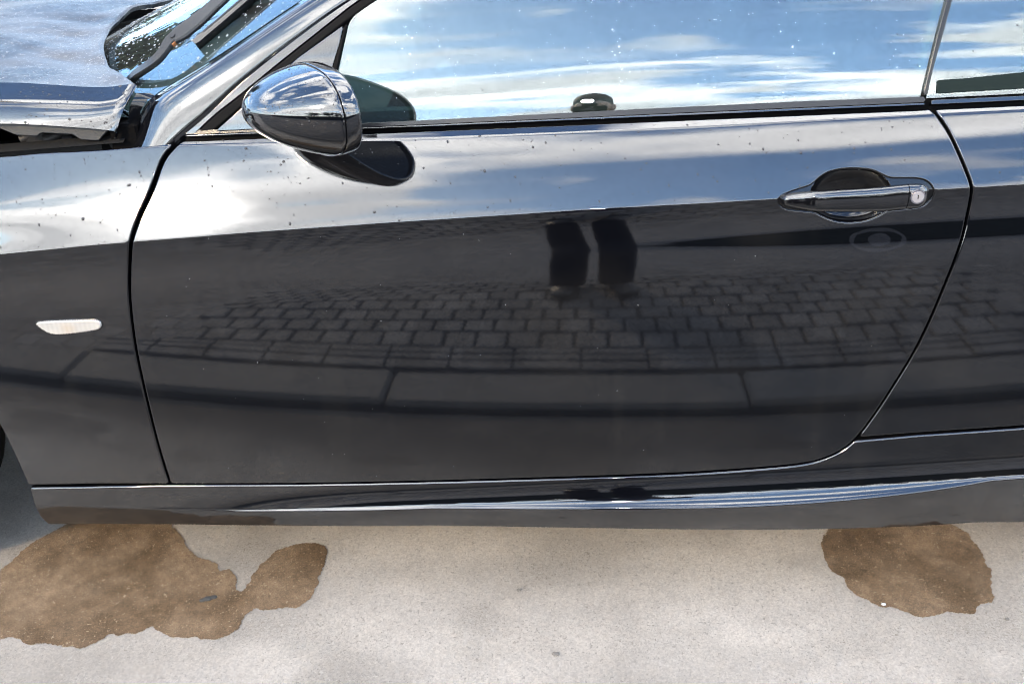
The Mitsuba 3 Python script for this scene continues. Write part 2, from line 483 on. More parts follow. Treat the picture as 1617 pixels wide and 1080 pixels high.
# wing in front of the door
a0 = math.degrees(math.atan2(.3854 - ARCH_C[1], -.8973 - ARCH_C[0]))
ang = np.radians(np.linspace(a0, 180, 60))
arch = np.stack([ARCH_C[0] + ARCH_R * np.cos(ang), ARCH_C[1] + ARCH_R * np.sin(ang)], 1)
fend_top = [(-2.05, .80), (-1.7, .845), (-1.2, .877), (-0.7898, 0.8964), (-0.7150, 0.9045), (-0.6201, 0.9085), (-0.5426, 0.9142), (-0.4650, 0.9222)]
fender_outline = np.vstack([smooth_curve(fend_top, .01), fs, [(-.72, .2690), (-0.8755, 0.2568), (-0.8788, 0.2835), (-0.8847, 0.3287)], arch, [(-2.05, .30)]])
fender = put_panel('front_wing', car, 'm_paint', fender_outline, Y, r=.003, depth=.02, h=.006, step=.005, gap=.0018)

# rear side
xs = np.linspace(.7549, 2.45, 80)
ang = np.radians(np.linspace(166, 0, 60))
arch2 = np.stack([ARCH_C2[0] + ARCH_R2 * np.cos(ang), ARCH_C2[1] + ARCH_R2 * np.sin(ang)], 1)
quarter_outline = np.vstack([rs[rs[:, 1] > .3951], [(0.6870, 0.3951), (0.7911, 0.4024), (0.9717, 0.4116), (1.1, .417)], arch2, [(2.45, .30)], np.stack([xs, zb(xs) - .0005 + 0 * xs], 1)[::-1]])
quarter = put_panel('rear_side_panel', car, 'm_paint', quarter_outline, Y, r=.0028, depth=.016, h=.006, step=.005, gap=.0018)

# sill
low = rs[(rs[:, 1] <= .3951)][::-1]
xs = np.linspace(1.16, -.8600, 160)
sill_outline = np.vstack([[(-0.8764, 0.2538), (-.72, .2660)], low, [(0.7911, 0.4004), (0.9717, 0.4096), (1.1, .415), (1.172, .40)], np.stack([xs, bot(xs)], 1), [(-.8700, .1478), (-0.8765, 0.1777), (-0.8765, 0.2148)]])
sill = put_panel('side_skirt', car, 'm_paint', sill_outline, Y, r=.0045, depth=.03, h=.0035, step=.004, gap=.0018, label='side skirt with a bright ledge that catches the sky')

# turn signal on the wing
lamp = [(-0.7620, 0.6152), (-0.7537, 0.6192), (-0.7070, 0.6230), (-0.6492, 0.6257), (-0.6389, 0.6241), (-0.6352, 0.6199), (-0.6369, 0.6124), (-0.6428, 0.6073), (-0.6542, 0.6045), (-0.6891, 0.5985), (-0.7265, 0.5937), (-0.7447, 0.5982)]
lamp_s = smooth_curve(lamp + lamp[:1], .003, 2)[:-1]
lampk = put_panel('side_lamp', fender, 'm_gloss', np.array(Polygon(lamp_s).buffer(.0015).exterior.coords), lambda x, z: Y(x, z) - .0012, r=.001, depth=.004, h=.006, step=.003, features=False)
put_panel('lens', lampk, 'm_lens', lamp_s, lambda x, z: Y(x, z) - .0045, r=.0025, depth=.006, h=.0025, step=.0025, features=False, label='clear white indicator lens')

ea = np.linspace(0, 2 * np.pi, 90)[:-1]
ring_o = np.stack([.6767 + .043 * np.sign(np.cos(ea)) * np.abs(np.cos(ea)) ** .8, .7642 + .0185 * np.sign(np.sin(ea)) * np.abs(np.sin(ea)) ** .8 - .022 * (.043 * np.cos(ea))], 1)
wob = 1 + .12 * np.sin(ea * 3 + 1) * np.sin(ea * 5)
ring_i = (ring_o - [.6767, .7642]) * [.86, .74] * wob[:, None] ** .35 + [.6767, .7642]
ring_o = (ring_o - [.6767, .7642]) * (1 + .05 * np.sin(ea * 4 + 2))[:, None] + [.6767, .7642]
put_panel('faint_oval_ring', door, 'm_faint_oval', ring_o, lambda x, z: Y(x, z) - .0003, r=0, h=.003, step=.003, features=False, hole=ring_i, label='faint oval ring on the door below the handle')  # oval ring slightly lighter than the door paint
blob = (ring_o - [.6767, .7642]) * [.40, .55] + [.6790, .7645]
put_panel('faint_oval', door, 'm_faint_oval', blob, lambda x, z: Y(x, z) - .0003, r=0, h=.003, step=.003, features=False)
# ------------------------------------------------------------------ door handle
CUP = (.6290, .8340, .0640, .0440)


def recess(x, z):
    d = 1 - ((x - CUP[0]) / CUP[2]) ** 2 - ((z - CUP[1]) / CUP[3]) ** 2
    w = np.sqrt(np.clip(d, 0, 1)) * .93
    return (Y(x, z) + .0035) * (1 - w) + w * (Y(x, zc(x)) + .040)


rec = np.array(Polygon(hand_s).buffer(.0012).exterior.coords)
put_panel('handle_recess', door, 'm_gloss', rec, recess, r=0, h=.0022, step=.002, features=True)
gt = np.array([(0.5167, 0.8372), (0.5217, 0.8435), (0.5418, 0.8484), (0.5648, 0.8520), (0.5991, 0.8539), (0.6362, 0.8551), (0.6732, 0.8569), (0.7060, 0.8586)])
gb = np.array([(0.5167, 0.8367), (0.5225, 0.8271), (0.5431, 0.8229), (0.5664, 0.8203), (0.6012, 0.8190), (0.6388, 0.8180), (0.6763, 0.8179), (0.7090, 0.8200)])


def loft_handle(xa, xb, n, prot, ends):
    xs = np.linspace(xa, xb, n)
    rings = []
    for x in xs:
        zt, zl = np.interp(x, gt[:, 0], gt[:, 1]), np.interp(x, gb[:, 0], gb[:, 1])
        e = 1.0
        for side, w in ends:
            tt = (x - xa) / w if side == 0 else (xb - x) / w
            if tt < 1:
                e = min(e, math.sqrt(max(1 - (1 - tt) ** 2, 1e-4)))
        hz, zm = (zt - zl) / 2 * (e if ends and ends[0][0] == 1 else 1), (zt + zl) / 2
        yb = float(Y(x, zc(x)))
        hy = .0105 * e
        yc = yb - prot(x) + (.0105 - hy)
        a = np.linspace(0, 2 * np.pi, 28, endpoint=False)
        c, s = np.cos(a), np.sin(a)
        q = 2 / 2.6
        rings.append(np.stack([0 * a + x, yc + hy * np.sign(c) * np.abs(c) ** q, zm + hz * np.sign(s) * np.abs(s) ** q], 1))
    P = np.array(rings); P = np.concatenate([P, P[:, :1]], 1)
    m = grid_mesh(P)
    for k in (0, -1):
        cpt = P[k].mean(0); i0 = len(m.vertices)
        base = 0 if k == 0 else (len(P) - 1) * 29
        F = [[base + j, base + j + 1, i0] for j in range(28)]
        m = trimesh.Trimesh(np.vstack([m.vertices, cpt]), np.vstack([m.faces, F]), process=False)
    m.merge_vertices(); m.fix_normals(); return m


prot = lambda x: .006 + .013 * float(sst(.515, .58, x)) - .003 * float(sst(.66, .71, x))
hk = put('handle', loft_handle(.5167, .7062, 50, prot, [(0, .006)]), 'm_paint', door, smooth=45, label='horizontal pull handle in body colour')
capm = loft_handle(.7075, .7440, 24, lambda x: .0155, [(1, .022)])
ck = put('lock_cap', capm, 'm_paint', door, smooth=45)
lx, lz = .7200, .8422
ly = float(Y(.72, zc(.72))) - .0262


def disc(rx, depth, x, y, z, n=32, dome=.0):
    c = trimesh.creation.cylinder(rx, depth, sections=n)
    c.apply_transform(trimesh.transformations.rotation_matrix(np.pi / 2, [1, 0, 0])); c.apply_translation((x, y, z)); return c


ring = trimesh.creation.annulus(.0092, .0112, .003, sections=40); ring.apply_transform(trimesh.transformations.rotation_matrix(np.pi / 2, [1, 0, 0])); ring.apply_translation((lx, ly, lz))
put('lock_ring', ring, 'm_chrome', ck, smooth=35)
put('lock_cylinder', disc(.0090, .0046, lx, ly, lz), 'm_lock', ck, smooth=35, label='pale round lock cylinder with a keyhole')
put('keyhole', box(lx, ly - .0021, lz, .0016, .0012, .0060), 'm_dark', ck)

# ------------------------------------------------------------------ belt seal, pillars, windows
bxs = np.linspace(-.452, .752, 200)
gtop = lambda x: np.interp(x, [-.45, -.1466, .0929, .2975, .5484, .7515], [.9330, .9425, .9509, .9577, .9642, .9671])
ribbon = lambda f0, f1, xs: np.vstack([np.stack([xs, f0(xs)], 1), np.stack([xs, f1(xs)], 1)[::-1]])
zb1 = lambda x: zb(x) + .0015
zmid = lambda x: zb(x) + .0015 + (gtop(x) - zb(x) - .0015) * .30
put_panel('belt_seal', door, 'm_trim', ribbon(zmid, lambda x: gtop(x) + .002, bxs), lambda x, z: Y(x, zb(x)) + .002 + (z - zb(x)) * .55, r=.0008, depth=.01, h=.004, step=.006, features=False, label='black rubber seal along the bottom of the door window')
put_panel('inner_seal', door, 'm_dark', ribbon(lambda x: zb(x) - .02, lambda x: gtop(x) - .0015, np.linspace(-.455, .775, 150)), lambda x, z: G(x, z) + .007, r=0, h=.01, step=.01, features=False)
put_panel('belt_trim', door, 'm_paint', ribbon(zb1, lambda x: zmid(x) + .0004, bxs), lambda x, z: Y(x, zb(x)) - .001 + (z - zb(x)) * .4, r=.0010, depth=.01, h=.004, step=.006, features=False)

pseam = [(-0.4555, 0.9278), (-0.4074, 0.9608), (-0.3550, 1.0038), (-0.2910, 1.0474), (-0.2131, 1.0963), (-0.1555, 1.1296), (-.05, 1.185), (.08, 1.245), (.25, 1.292), (.5, 1.315), (.85, 1.312)]
strip_up = [(-0.4376, 0.9277), (-0.3963, 0.9607), (-0.3613, 0.9823), (-0.2809, 1.0377), (-0.1920, 1.0959), (-0.1419, 1.1293), (-.035, 1.182), (.09, 1.238), (.255, 1.283), (.5, 1.305), (.84, 1.303)]
strip_lo = [(-0.4061, 0.9306), (-0.3550, 0.9674), (-0.2617, 1.0345), (-0.1633, 1.0982), (-0.1126, 1.1287), (-.01, 1.175), (.11, 1.226), (.265, 1.268), (.5, 1.290), (.83, 1.288)]
sail_r = [(-0.1612, 1.0990), (-0.1689, 1.0739), (-0.1845, 1.0248), (-0.1955, 0.9883), (-0.2030, 0.9590), (-0.2078, 0.9392)]
glass_f = [(-0.1126, 1.1287), (-0.1579, 1.1018), (-.1650, 1.0780), (-0.1803, 1.0247), (-0.1912, 0.9882), (-0.1995, 0.9590), (-0.2040, 0.9402)]
bp_l = [(0.7515, 0.9662), (0.7563, 0.9895), (0.7646, 1.0281), (0.7742, 1.0688), (0.7845, 1.1045), (.835, 1.288)]
bp_r = [(0.7595, 0.9660), (0.7632, 0.9893), (0.7724, 1.0279), (0.7840, 1.0685), (0.7942, 1.1041), (.846, 1.288)]
S = lambda c, step=.008: smooth_curve(c, step, 2)
put_panel('window_frame', door, 'm_paint', np.vstack([S(pseam), S(strip_up)[::-1]]), lambda x, z: G(x, z) - .001, r=.0012, depth=.02, h=.006, step=.006, features=False)
put_panel('window_seal', door, 'm_rubber', np.vstack([S(strip_up), S(strip_lo)[::-1]]), lambda x, z: G(x, z) - .0005, r=.0035, depth=.02, h=.005, step=.006, features=False, gap=.0004)
sail = [(-0.4038, 0.9316), (-0.3280, 0.9878), (-0.2481, 1.0468), (-0.1655, 1.0965), (-0.1746, 1.0664), (-0.1909, 1.0249), (-0.2058, 0.9786), (-0.2152, 0.9403), (-.30, .9358)]
put_panel('corner_panel', door, 'm_paint', sail, lambda x, z: G(x, z) - .003, r=.002, depth=.01, h=.006, step=.004, features=False, gap=.001, label='painted triangle at the front corner of the door window')
put_panel('corner_seal', door, 'm_rubber', np.vstack([[(-.1640, 1.0975)], np.array([(-0.1755, 1.0664), (-0.1915, 1.0249), (-0.2064, 0.9786), (-0.2158, 0.9403)]), S(sail_r)[::-1]]), lambda x, z: G(x, z) - .004, r=.0012, depth=.01, h=.004, step=.004, features=False)
xs = np.linspace(-.204, .7515, 120)
roofg = S(strip_lo)[S(strip_lo)[:, 0] > -.1126]
win = np.vstack([np.stack([xs, gtop(xs) - .004], 1), S(bp_l)[1:], roofg[::-1], S(glass_f)[1:-1]])
winm, winn = panel(win, lambda x, z: G(x, z) + .003, r=0, h=.006, step=.006, features=False)
window = put('window', winm, 'm_glass', door, normals=winn, label='door window mirroring blue sky with streaky white clouds')
fz = S(bp_l)
put_panel('printed_edge', window, 'm_frit', np.vstack([fz + [-.0035, 0], (fz + [-.0155, 0])[::-1]]), lambda x, z: G(x, z) + .0042, r=0, h=.006, step=.006, features=False)
put_panel('window_edge', quarter, 'm_trim', np.vstack([S(bp_l), S(bp_r)[::-1]]), lambda x, z: G(x, z) - .004, r=.0022, depth=.02, h=.004, step=.006, features=False, label='slim grey upright strip between door window and rear side window')
qx = np.linspace(.7595, 1.5, 60)
qroof = [(.846, 1.288), (1.05, 1.255), (1.25, 1.18), (1.40, 1.08), (1.5, .985)]
qgf = lambda x: G(x, zb(x) + .03) * 0 + zb(x)
qwin_poly = np.vstack([np.stack([qx, zb(qx) + .006], 1), S(qroof)[::-1], S(bp_r)[::-1][1:-1]])
qm, qn = panel(qwin_poly, lambda x, z: G(x, z) + .001, r=0, h=.006, step=.006, features=False)
qwin = put('rear_side_window', qm, 'm_glass', quarter, normals=qn, label='rear side window behind the slim upright strip')
put_panel('dark_reflection_band', qwin, 'm_dark_reflection', [(.7745, .9690), (.7745, .9895), (.8143, .9905), (.9094, .9968), (1.1, 1.012), (1.4, 1.03), (1.44, .985)], lambda x, z: G(x, z) - .0012, r=.0006, depth=.001, h=.01, step=.006, features=False, label='dark green band painted as a dark reflection along the foot of the rear side window')  # added band that stands in for a dark reflection in the pane
put_panel('inner_seal', quarter, 'm_dark', ribbon(lambda x: zb(x) - .02, lambda x: zb(x) + .0065, np.linspace(.752, 1.5, 100)), lambda x, z: G(x, z) + .007, r=0, h=.01, step=.01, features=False)
put_panel('belt_trim', quarter, 'm_paint', np.vstack([np.stack([qx, zb(qx) + .0012], 1), np.stack([qx, zb(qx) + .0078], 1)[::-1]]), lambda x, z: Y(x, zb(x)) + .001 + (z - zb(x)) * .5, r=.001, depth=.01, h=.004, step=.006, features=False)

# front pillar: from the frame seam over a rounded front to the windscreen
pA = S([(-.520, .880), (-0.4600, 0.9258)] + pseam[1:], .02)
A3 = np.stack([pA[:, 0] - .0012, G(pA[:, 0], pA[:, 1]) - .0012, pA[:, 1]], 1)
ws = smooth_curve([(-.598, .235, .845), (-0.5760, .2410, 0.8926), (-0.5524, .2524, 0.9497), (-0.5264, 0.2568, 0.9774), (-0.4430, 0.2593, 1.0174), (-0.3709, 0.2644, 1.0554), (-0.2489, 0.2785, 1.1236), (-.14, .295, 1.178), (0.0, .325, 1.243), (.18, .36, 1.296), (.45, .39, 1.33), (.85, .40, 1.335)], .02, 2)
tA = np.linspace(0, 1, 90)


def at(c, t):
    s = np.r_[0, np.cumsum(np.linalg.norm(np.diff(c, axis=0), axis=1))]; s /= s[-1]
    return np.stack([np.interp(t, s, c[:, k]) for k in range(3)], 1)


A_, W_ = at(A3, tA), at(ws, tA)
along = np.gradient(A_, axis=0); along /= np.linalg.norm(along, axis=1, keepdims=True)
acr = W_ - A_
outn = np.cross(acr, along); outn /= np.linalg.norm(outn, axis=1, keepdims=True)
outn = np.where((outn[:, 1] > 0)[:, None], -outn, outn)
wid = np.linalg.norm(acr, axis=1)
q = np.linspace(0, 1, 22)
nG = surf_normal(G, A_[:, 0], A_[:, 2])
tG = np.cross(nG, along); tG /= np.linalg.norm(tG, axis=1, keepdims=True); tG = np.where(((tG * acr).sum(1) < 0)[:, None], -tG, tG)
tW = np.array([-.30, .95, .05])
B1, B2 = A_ + tG * (wid * .50)[:, None], W_ - tW * (wid * .42)[:, None]
qq_ = q[None, :, None]
PP = (1 - qq_) ** 3 * A_[:, None] + 3 * (1 - qq_) ** 2 * qq_ * B1[:, None] + 3 * (1 - qq_) * qq_ ** 2 * B2[:, None] + qq_ ** 3 * W_[:, None]
back = PP[:, -1:] - outn[:, None] * .012 + acr[:, None] * .02
front = PP[:, :1] - outn[:, None] * .010
put('front_pillar', grid_mesh(np.concatenate([front, PP, back], 1)), 'm_paint', car, smooth=50, label='slanted front roof pillar in dark grey paint')

# ------------------------------------------------------------------ windscreen, cowl, wipers
YC = .98   # the car's middle plane


def screen_point(s, q):
    """s 0..1 up the pillar, q 0..1 across the car"""
    L = at(np.vstack([[(-0.60, .262, .940)], ws[(ws[:, 2] > .975) & (ws[:, 0] < .26)]]), np.atleast_1d(s))
    L = L + np.array([.004, .004, -.004])
    R = L * [1, -1, 1] + [0, 2 * YC, 0]
    bow = 1 - (2 * q - 1) ** 2
    P = L + (R - L) * np.asarray(q)[:, None]
    P[:, 0] -= (.30 - .16 * s) * bow
    P[:, 2] += .02 * bow
    return P


ss, qq = np.meshgrid(np.linspace(0, 1, 40), np.linspace(0, 1, 70), indexing='ij')
SP = screen_point(ss.ravel(), qq.ravel()).reshape(40, 70, 3)
screen = put('windscreen', grid_mesh(SP), 'm_glass_front', car, smooth=True, label='wet windscreen behind the slanted pillar')

# hood
fold = np.array([(-1.95, .45, .860), (-1.6, .38, .935), (-1.25, .315, .985), (-1.0, .288, 1.004), (-0.7925, 0.2708, 1.0083), (-0.6845, 0.2566, 1.0009), (-0.6068, 0.2468, 0.9957), (-0.5700, 0.2420, 0.9995), (-.5475, .2405, 1.0026)])
lowc = np.array([(-1.95, .36, .800), (-1.6, .30, .875), (-1.25, .250, .925), (-1.0, .225, .945), (-0.7850, 0.2110, 0.9505), (-0.7159, 0.2040, 0.9468), (-0.6478, 0.1985, 0.9410), (-0.6100, 0.1960, 0.9375), (-0.5812, 0.1937, 0.9337)])
tt = np.linspace(0, 1, 110)
Fo, Lo = at(smooth_curve(fold, .01, 2), tt), at(smooth_curve(lowc, .01, 2), tt)
rear = smooth_curve([(-0.5475, 0.2405, 1.0026), (-0.558, .259, 1.0015), (-.626, .359, 1.0005), (-.690, .480, 1.004), (-.752, .640, 1.012), (-.792, .800, 1.020), (-.806, .980, 1.024)], .01, 1)
rear = np.vstack([rear, (rear * [1, -1, 1] + [0, 2 * YC, 0])[::-1][1:]])
nq = 90
Rr = at(rear, np.linspace(0, 1, nq))
cols = []
for j in range(nq):
    qv = j / (nq - 1)
    x = Fo[:, 0] + (Rr[j, 0] - rear[0, 0]) * tt
    yl = Fo[:, 1]; yr = 2 * YC - Fo[:, 1]
    y = yl + (yr - yl) * ((Rr[j, 1] - rear[0, 1]) / (rear[-1, 1] - rear[0, 1]))
    crown = (1 - abs(2 * qv - 1) ** 2.4)
    z = Fo[:, 2] + .045 * crown * (1 - tt) + (Rr[j, 2] - rear[0, 2]) * tt
    cols.append(np.stack([x, y, z], 1))
H = np.array(cols).transpose(1, 0, 2)
bk = (meshkit.fbm(np.stack([H[..., 0] * 5, H[..., 1] * 7, 0 * H[..., 0]], -1), 3, 2) - .5) * .016
ridge = np.exp(-((H[..., 1] - .33 - (H[..., 0] + .85) ** 2 * .5) / .018) ** 2) * .003 - np.exp(-((H[..., 1] - .42 + (H[..., 0] + .62) * .55) / .03) ** 2) * .004
edge_fade = np.clip((H[..., 1] - .26) / .06, 0, 1)
H[..., 2] += (bk + ridge) * edge_fade
rollc = []
for a in np.linspace(0, 1, 13)[:-1]:
    rollc.append(Lo + (Fo - Lo) * (a * .93))
side = np.array(rollc).transpose(1, 0, 2)
bul = np.sin(np.linspace(0, 1, 13)[:-1] * np.pi)[None, :, None] * np.array([0, -.0075, .0045])
side = side + bul
side[..., 1] += ((meshkit.fbm(np.stack([side[..., 0] * 4, side[..., 2] * 3, 0 * side[..., 0]], -1), 2, 4) - .5) * .006) * np.sin(np.linspace(0, 1, 13)[:-1] * np.pi)[None]
hoodP = np.concatenate([Lo[:, None] + [0, .012, -.002], side, H], 1)
hoodP = np.concatenate([hoodP, hoodP[-1:] + [[[.004, 0, -.004]]], hoodP[-1:] + [[[-.002, 0, -.014]]]], 0)
ncut = 13
hood = put('bonnet', grid_mesh(hoodP[:, ncut:]), 'm_hood', car, smooth=60, label='raised buckled bonnet covered in rain drops and dust')
put('bonnet_side', grid_mesh(hoodP[:, :ncut + 1]), 'm_paint', hood, smooth=60, label='turned-down side of the bonnet')
fl = [(-1.9, .905 - .11), (-1.25, .917), (-0.7902, 0.9375), (-0.7632, 0.9261), (-0.7248, 0.9238), (-0.7163, 0.9294), (-0.6599, 0.9260), (-0.6471, 0.9170), (-0.6152, 0.9147), (-0.6042, 0.9249), (-.5900, .935), (-.60, .970), (-.8, .985), (-1.25, .96), (-1.9, .84)]
put_panel('bonnet_flange', hood, 'm_wiper', fl, lambda x, z: np.interp(x, Lo[:, 0], Lo[:, 1]) + .011 + (z - .93) * .2, r=.0015, depth=.003, h=.02, step=.006, features=False)

# engine bay: rail, bracket, lumps in the gap under the bonnet
bay = put('engine_bay', cat(box(-.80, .36, .80, .5, .26, .06), box(-1.15, .50, .66, 1.3, .02, .36)), 'm_dark', car)
rxs = np.linspace(-1.9, -.57, 60)
rail_top = np.interp(rxs, [-1.9, -1.2, -.79, -.56], [.80, .872, .9005, .917])
railP = np.stack([np.stack([rxs, np.interp(rxs, [-1.9, -.79, -.56], [.37, .222, .195]), rail_top - .004], 1), np.stack([rxs, np.interp(rxs, [-1.9, -.79, -.56], [.40, .247, .222]), rail_top + .004], 1), np.stack([rxs, np.interp(rxs, [-1.9, -.79, -.56], [.405, .25, .225]), rail_top - .06], 1)], 1)
put('inner_wing_rail', grid_mesh(railP), 'm_bay', bay, smooth=40)
for (x, z, r, l) in ((-.735, .902, .016, .05), (-.70, .910, .011, .03), (-.655, .905, .015, .03), (-.78, .905, .013, .06)):
    put('hose', tube([(x, .27, z), (x + l * .5, .275, z + .012), (x + l, .29, z + .003)], r, 12), 'm_bay', bay, smooth=40)
for b_ in (box(-.752, .262, .911, .036, .004, .030, .001), box(-.69, .258, .905, .02, .02, .014, .002), box(-.615, .25, .905, .05, .012, .016, .002)):
    put('bracket', b_, 'm_plastic', bay)
# cowl: dark panel under the bonnet's rear edge and the windscreen foot
ql = np.linspace(0, 1, 60)
base = screen_point(np.zeros(60) + .012, ql)
hr = at(rear, ql)
cowlP = np.stack([hr + [-.10, 0, -.05], hr + [-.03, 0, -.052], base * .5 + hr * .5 + [0, 0, -.035], base + [.004, 0, .008], base + [.012, 0, .006]], 1)
cowl = put('cowl', grid_mesh(cowlP), 'm_plastic', car, smooth=50)
put('cowl_end', grid_mesh(np.array([[(-.575, .225, .905), (-.560, .232, .965), (-.548, .245, .985), (-.530, .262, .980)], [(-.553, .229, .905), (-.545, .238, .955), (-.533, .248, .972), (-.521, .260, .975)]])), 'm_gloss', cowl, smooth=50)
put('gap_filler', cat(box(-.572, .235, .895, .05, .05, .09, .004), box(-.600, .258, .900, .05, .06, .07, .004)), 'm_dark', cowl)
for k, (qv, dx) in enumerate(((.16, 0), (.24, .01), (.34, 0), (.45, 0))):
    b = screen_point(np.array([.02]), np.array([qv]))[0]
    put('cowl_rib', tube([b + [-.10, -.02, -.02], b + [-.05, -.005, .004], b + [.0, .0, .010]], [.009, .011, .006], 10), 'm_plastic', cowl, smooth=40)
# ------------------------------------------------------------------ interior
cabin = put('cabin_floor', box(.45, YC, .36, 2.6, 1.5, .03), 'm_cabin', car)
dash = m3.Manifold.hull_points(np.array([(x, y, z) for x, z in ((-.72, .90), (-.35, .925), (-.16, .87), (-.14, .70), (-.70, .60)) for y in (.30, 2 * YC - .30)]))
put('dashboard', dash, 'm_cabin', car, smooth=30)
for s in (0, 1):
    yy = .62 if s == 0 else 2 * YC - .62
    seat = put('seat', cat(box(.40, yy, .50, .50, .48, .20, .05)), 'm_seat', car, smooth=40)
    bm = box(0, 0, .33, .16, .46, .66, .05); bm.apply_transform(trimesh.transformations.rotation_matrix(.35, [0, 1, 0])); bm.apply_translation((.62, yy, .55))
    put('backrest', bm, 'm_seat', seat, smooth=40)
    hm = box(.90, yy, 1.18, .09, .26, .17, .03); put('headrest', hm, 'm_seat', seat, smooth=40)
wh = trimesh.creation.torus(.18, .014, 40, 12); wh.apply_transform(trimesh.transformations.rotation_matrix(1.15, [0, 1, 0])); wh.apply_translation((-.02, .62, .88))
wheel_k = put('steering_wheel', wh, 'm_plastic', car, smooth=True)
hub = box(0, 0, 0, .11, .15, .04, .012); hub.apply_transform(trimesh.transformations.rotation_matrix(1.15, [0, 1, 0])); hub.apply_translation((-.035, .62, .885))
put('hub', hub, 'm_plastic', wheel_k, smooth=40)
put('parcel_shelf', cat(box(1.25, YC, .945, .9, 1.60, .03, .004)), 'm_cabin', car)
put('door_card', cat(box(.15, .235, .70, 1.15, .05, .46, .01), box(.1, .24, .925, 1.1, .05, .035, .01)), 'm_cabin', car)
put('door_card', cat(box(.45, 2 * YC - .235, .66, 2.4, .05, .62, .01)), 'm_cabin', car)
put('rear_trim', cat(box(1.15, .20, .70, .7, .05, .50, .01)), 'm_cabin_light', car)
xr = np.linspace(.16, 1.75, 30); qr = np.linspace(0, 1, 20)
zr = np.interp(xr, [.16, .5, .9, 1.3, 1.75], [1.30, 1.345, 1.345, 1.24, 1.02])
yl = np.interp(xr, [.16, .5, .9, 1.3, 1.75], [.362, .385, .395, .36, .30])
RP_ = np.stack([np.stack([np.full(20, xr[i]), yl[i] + (2 * YC - 2 * yl[i]) * qr, zr[i] + .05 * (1 - (2 * qr - 1) ** 2)], 1) for i in range(30)])
put('roof', grid_mesh(RP_), 'm_paint', car, smooth=True)
RP2 = RP_[:22] + [0, 0, -.02]
put('headlining', grid_mesh(RP2), 'm_cabin_light', car, smooth=True)
# far side, tail, nose and underside
gx, gz = np.meshgrid(np.linspace(-1.9, 2.4, 60), np.linspace(.30, .93, 24), indexing='ij')
far = np.stack([gx, 2 * YC - Y(gx, gz), gz], -1)
put('far_side', grid_mesh(far), 'm_paint', car, smooth=True)
put('underside', cat(box(.15, YC, .25, 1.9, 1.66, .02), box(-1.35, YC, .20, 1.1, 1.0, .02), box(.2, .30, .31, 1.9, .06, .13), box(.13, .165, .54, 1.36, .03, .50), box(.98, .150, .54, .5, .03, .46), box(-.70, .20, .54, .34, .03, .56)), 'm_dark', car)
tail = np.stack([np.stack([np.array([1.75, 2.05, 2.40, 2.46, 2.44, 2.40]), np.full(6, y), np.array([1.0, .99, .97, .90, .60, .32])], 1) for y in np.linspace(.10, 2 * YC - .10, 12)])
put('tail', grid_mesh(tail), 'm_paint', car, smooth=40)
nose = np.stack([np.stack([np.array([-1.93, -2.05, -2.12, -2.10, -2.0]) + .25 * (abs(y - YC) / .8) ** 3, np.full(5, y), np.array([.84, .80, .62, .40, .22])], 1) for y in np.linspace(.26, 2 * YC - .26, 16)])
put('front_bumper', grid_mesh(nose), 'm_paint', car, smooth=40)
for (cx, cy, nm) in ((-1.325, .25, 0), (1.56, .22, 1)):
    prof = np.array([(.20, -.10), (.29, -.105), (.312, -.09), (.318, -.04), (.318, .04), (.312, .09), (.29, .105), (.20, .10)])
    ty = trimesh.creation.revolve(prof, sections=64); Rm = trimesh.transformations.rotation_matrix(np.pi / 2, [1, 0, 0])
    ty.apply_transform(Rm); ty.apply_translation((cx, cy, .318))
    wk = put('wheel', disc(.205, .16, cx, cy + .01, .318, 48), 'm_dark', car, smooth=35)
    put('tyre', ty, 'm_tyre', wk, smooth=35)
    sp = []
    for k in range(10):
        b = box(0, 0, .115, .028, .02, .16, .006); b.apply_transform(trimesh.transformations.rotation_matrix(k * np.pi / 5, [0, 1, 0])); b.apply_translation((cx, cy - .085, .318)); sp.append(b)
    put('rim', cat(*sp, disc(.05, .025, cx, cy - .088, .318)), 'm_bright', wk, smooth=35)
ll = np.radians(np.linspace(-20, 200, 30))
lin = np.stack([np.stack([ARCH_C[0] + .39 * np.cos(a) * np.ones(2), np.array([.20, .50]), ARCH_C[1] + .39 * np.sin(a) * np.ones(2)], 1) for a in ll])
put('arch_liner', grid_mesh(lin), 'm_dark', fender, smooth=True)

# ------------------------------------------------------------------ wipers on the windscreen

gn = np.array([-.15, -.72, .68])


def strap(pts, wid, th, nrm):
    """flat bar along pts: widths wid, thickness th, its face along nrm"""
    pts = np.asarray(pts, float); tan = np.gradient(pts, axis=0); tan /= np.linalg.norm(tan, axis=1, keepdims=True)
    b = np.cross(tan, nrm); b /= np.linalg.norm(b, axis=1, keepdims=True); n = np.cross(b, tan)
    w = np.broadcast_to(wid, (len(pts),))[:, None]
    prof = [(-1, -.2), (-1, .5), (-.8, 1), (.8, 1), (1, .5), (1, -.2), (.9, -1), (-.9, -1)]
    P = np.stack([pts + b * w * c + n * th * d for c, d in prof] + [pts + b * w * prof[0][0] + n * th * prof[0][1]], 1)
    m = grid_mesh(P); k = len(prof) + 1
    caps = []
    for base in (0, (len(pts) - 1) * k):
        caps += [[base, base + j, base + j + 1] for j in range(1, k - 2)]
    m = trimesh.Trimesh(m.vertices, np.vstack([m.faces, caps]), process=False); m.merge_vertices(); m.fix_normals(); return m


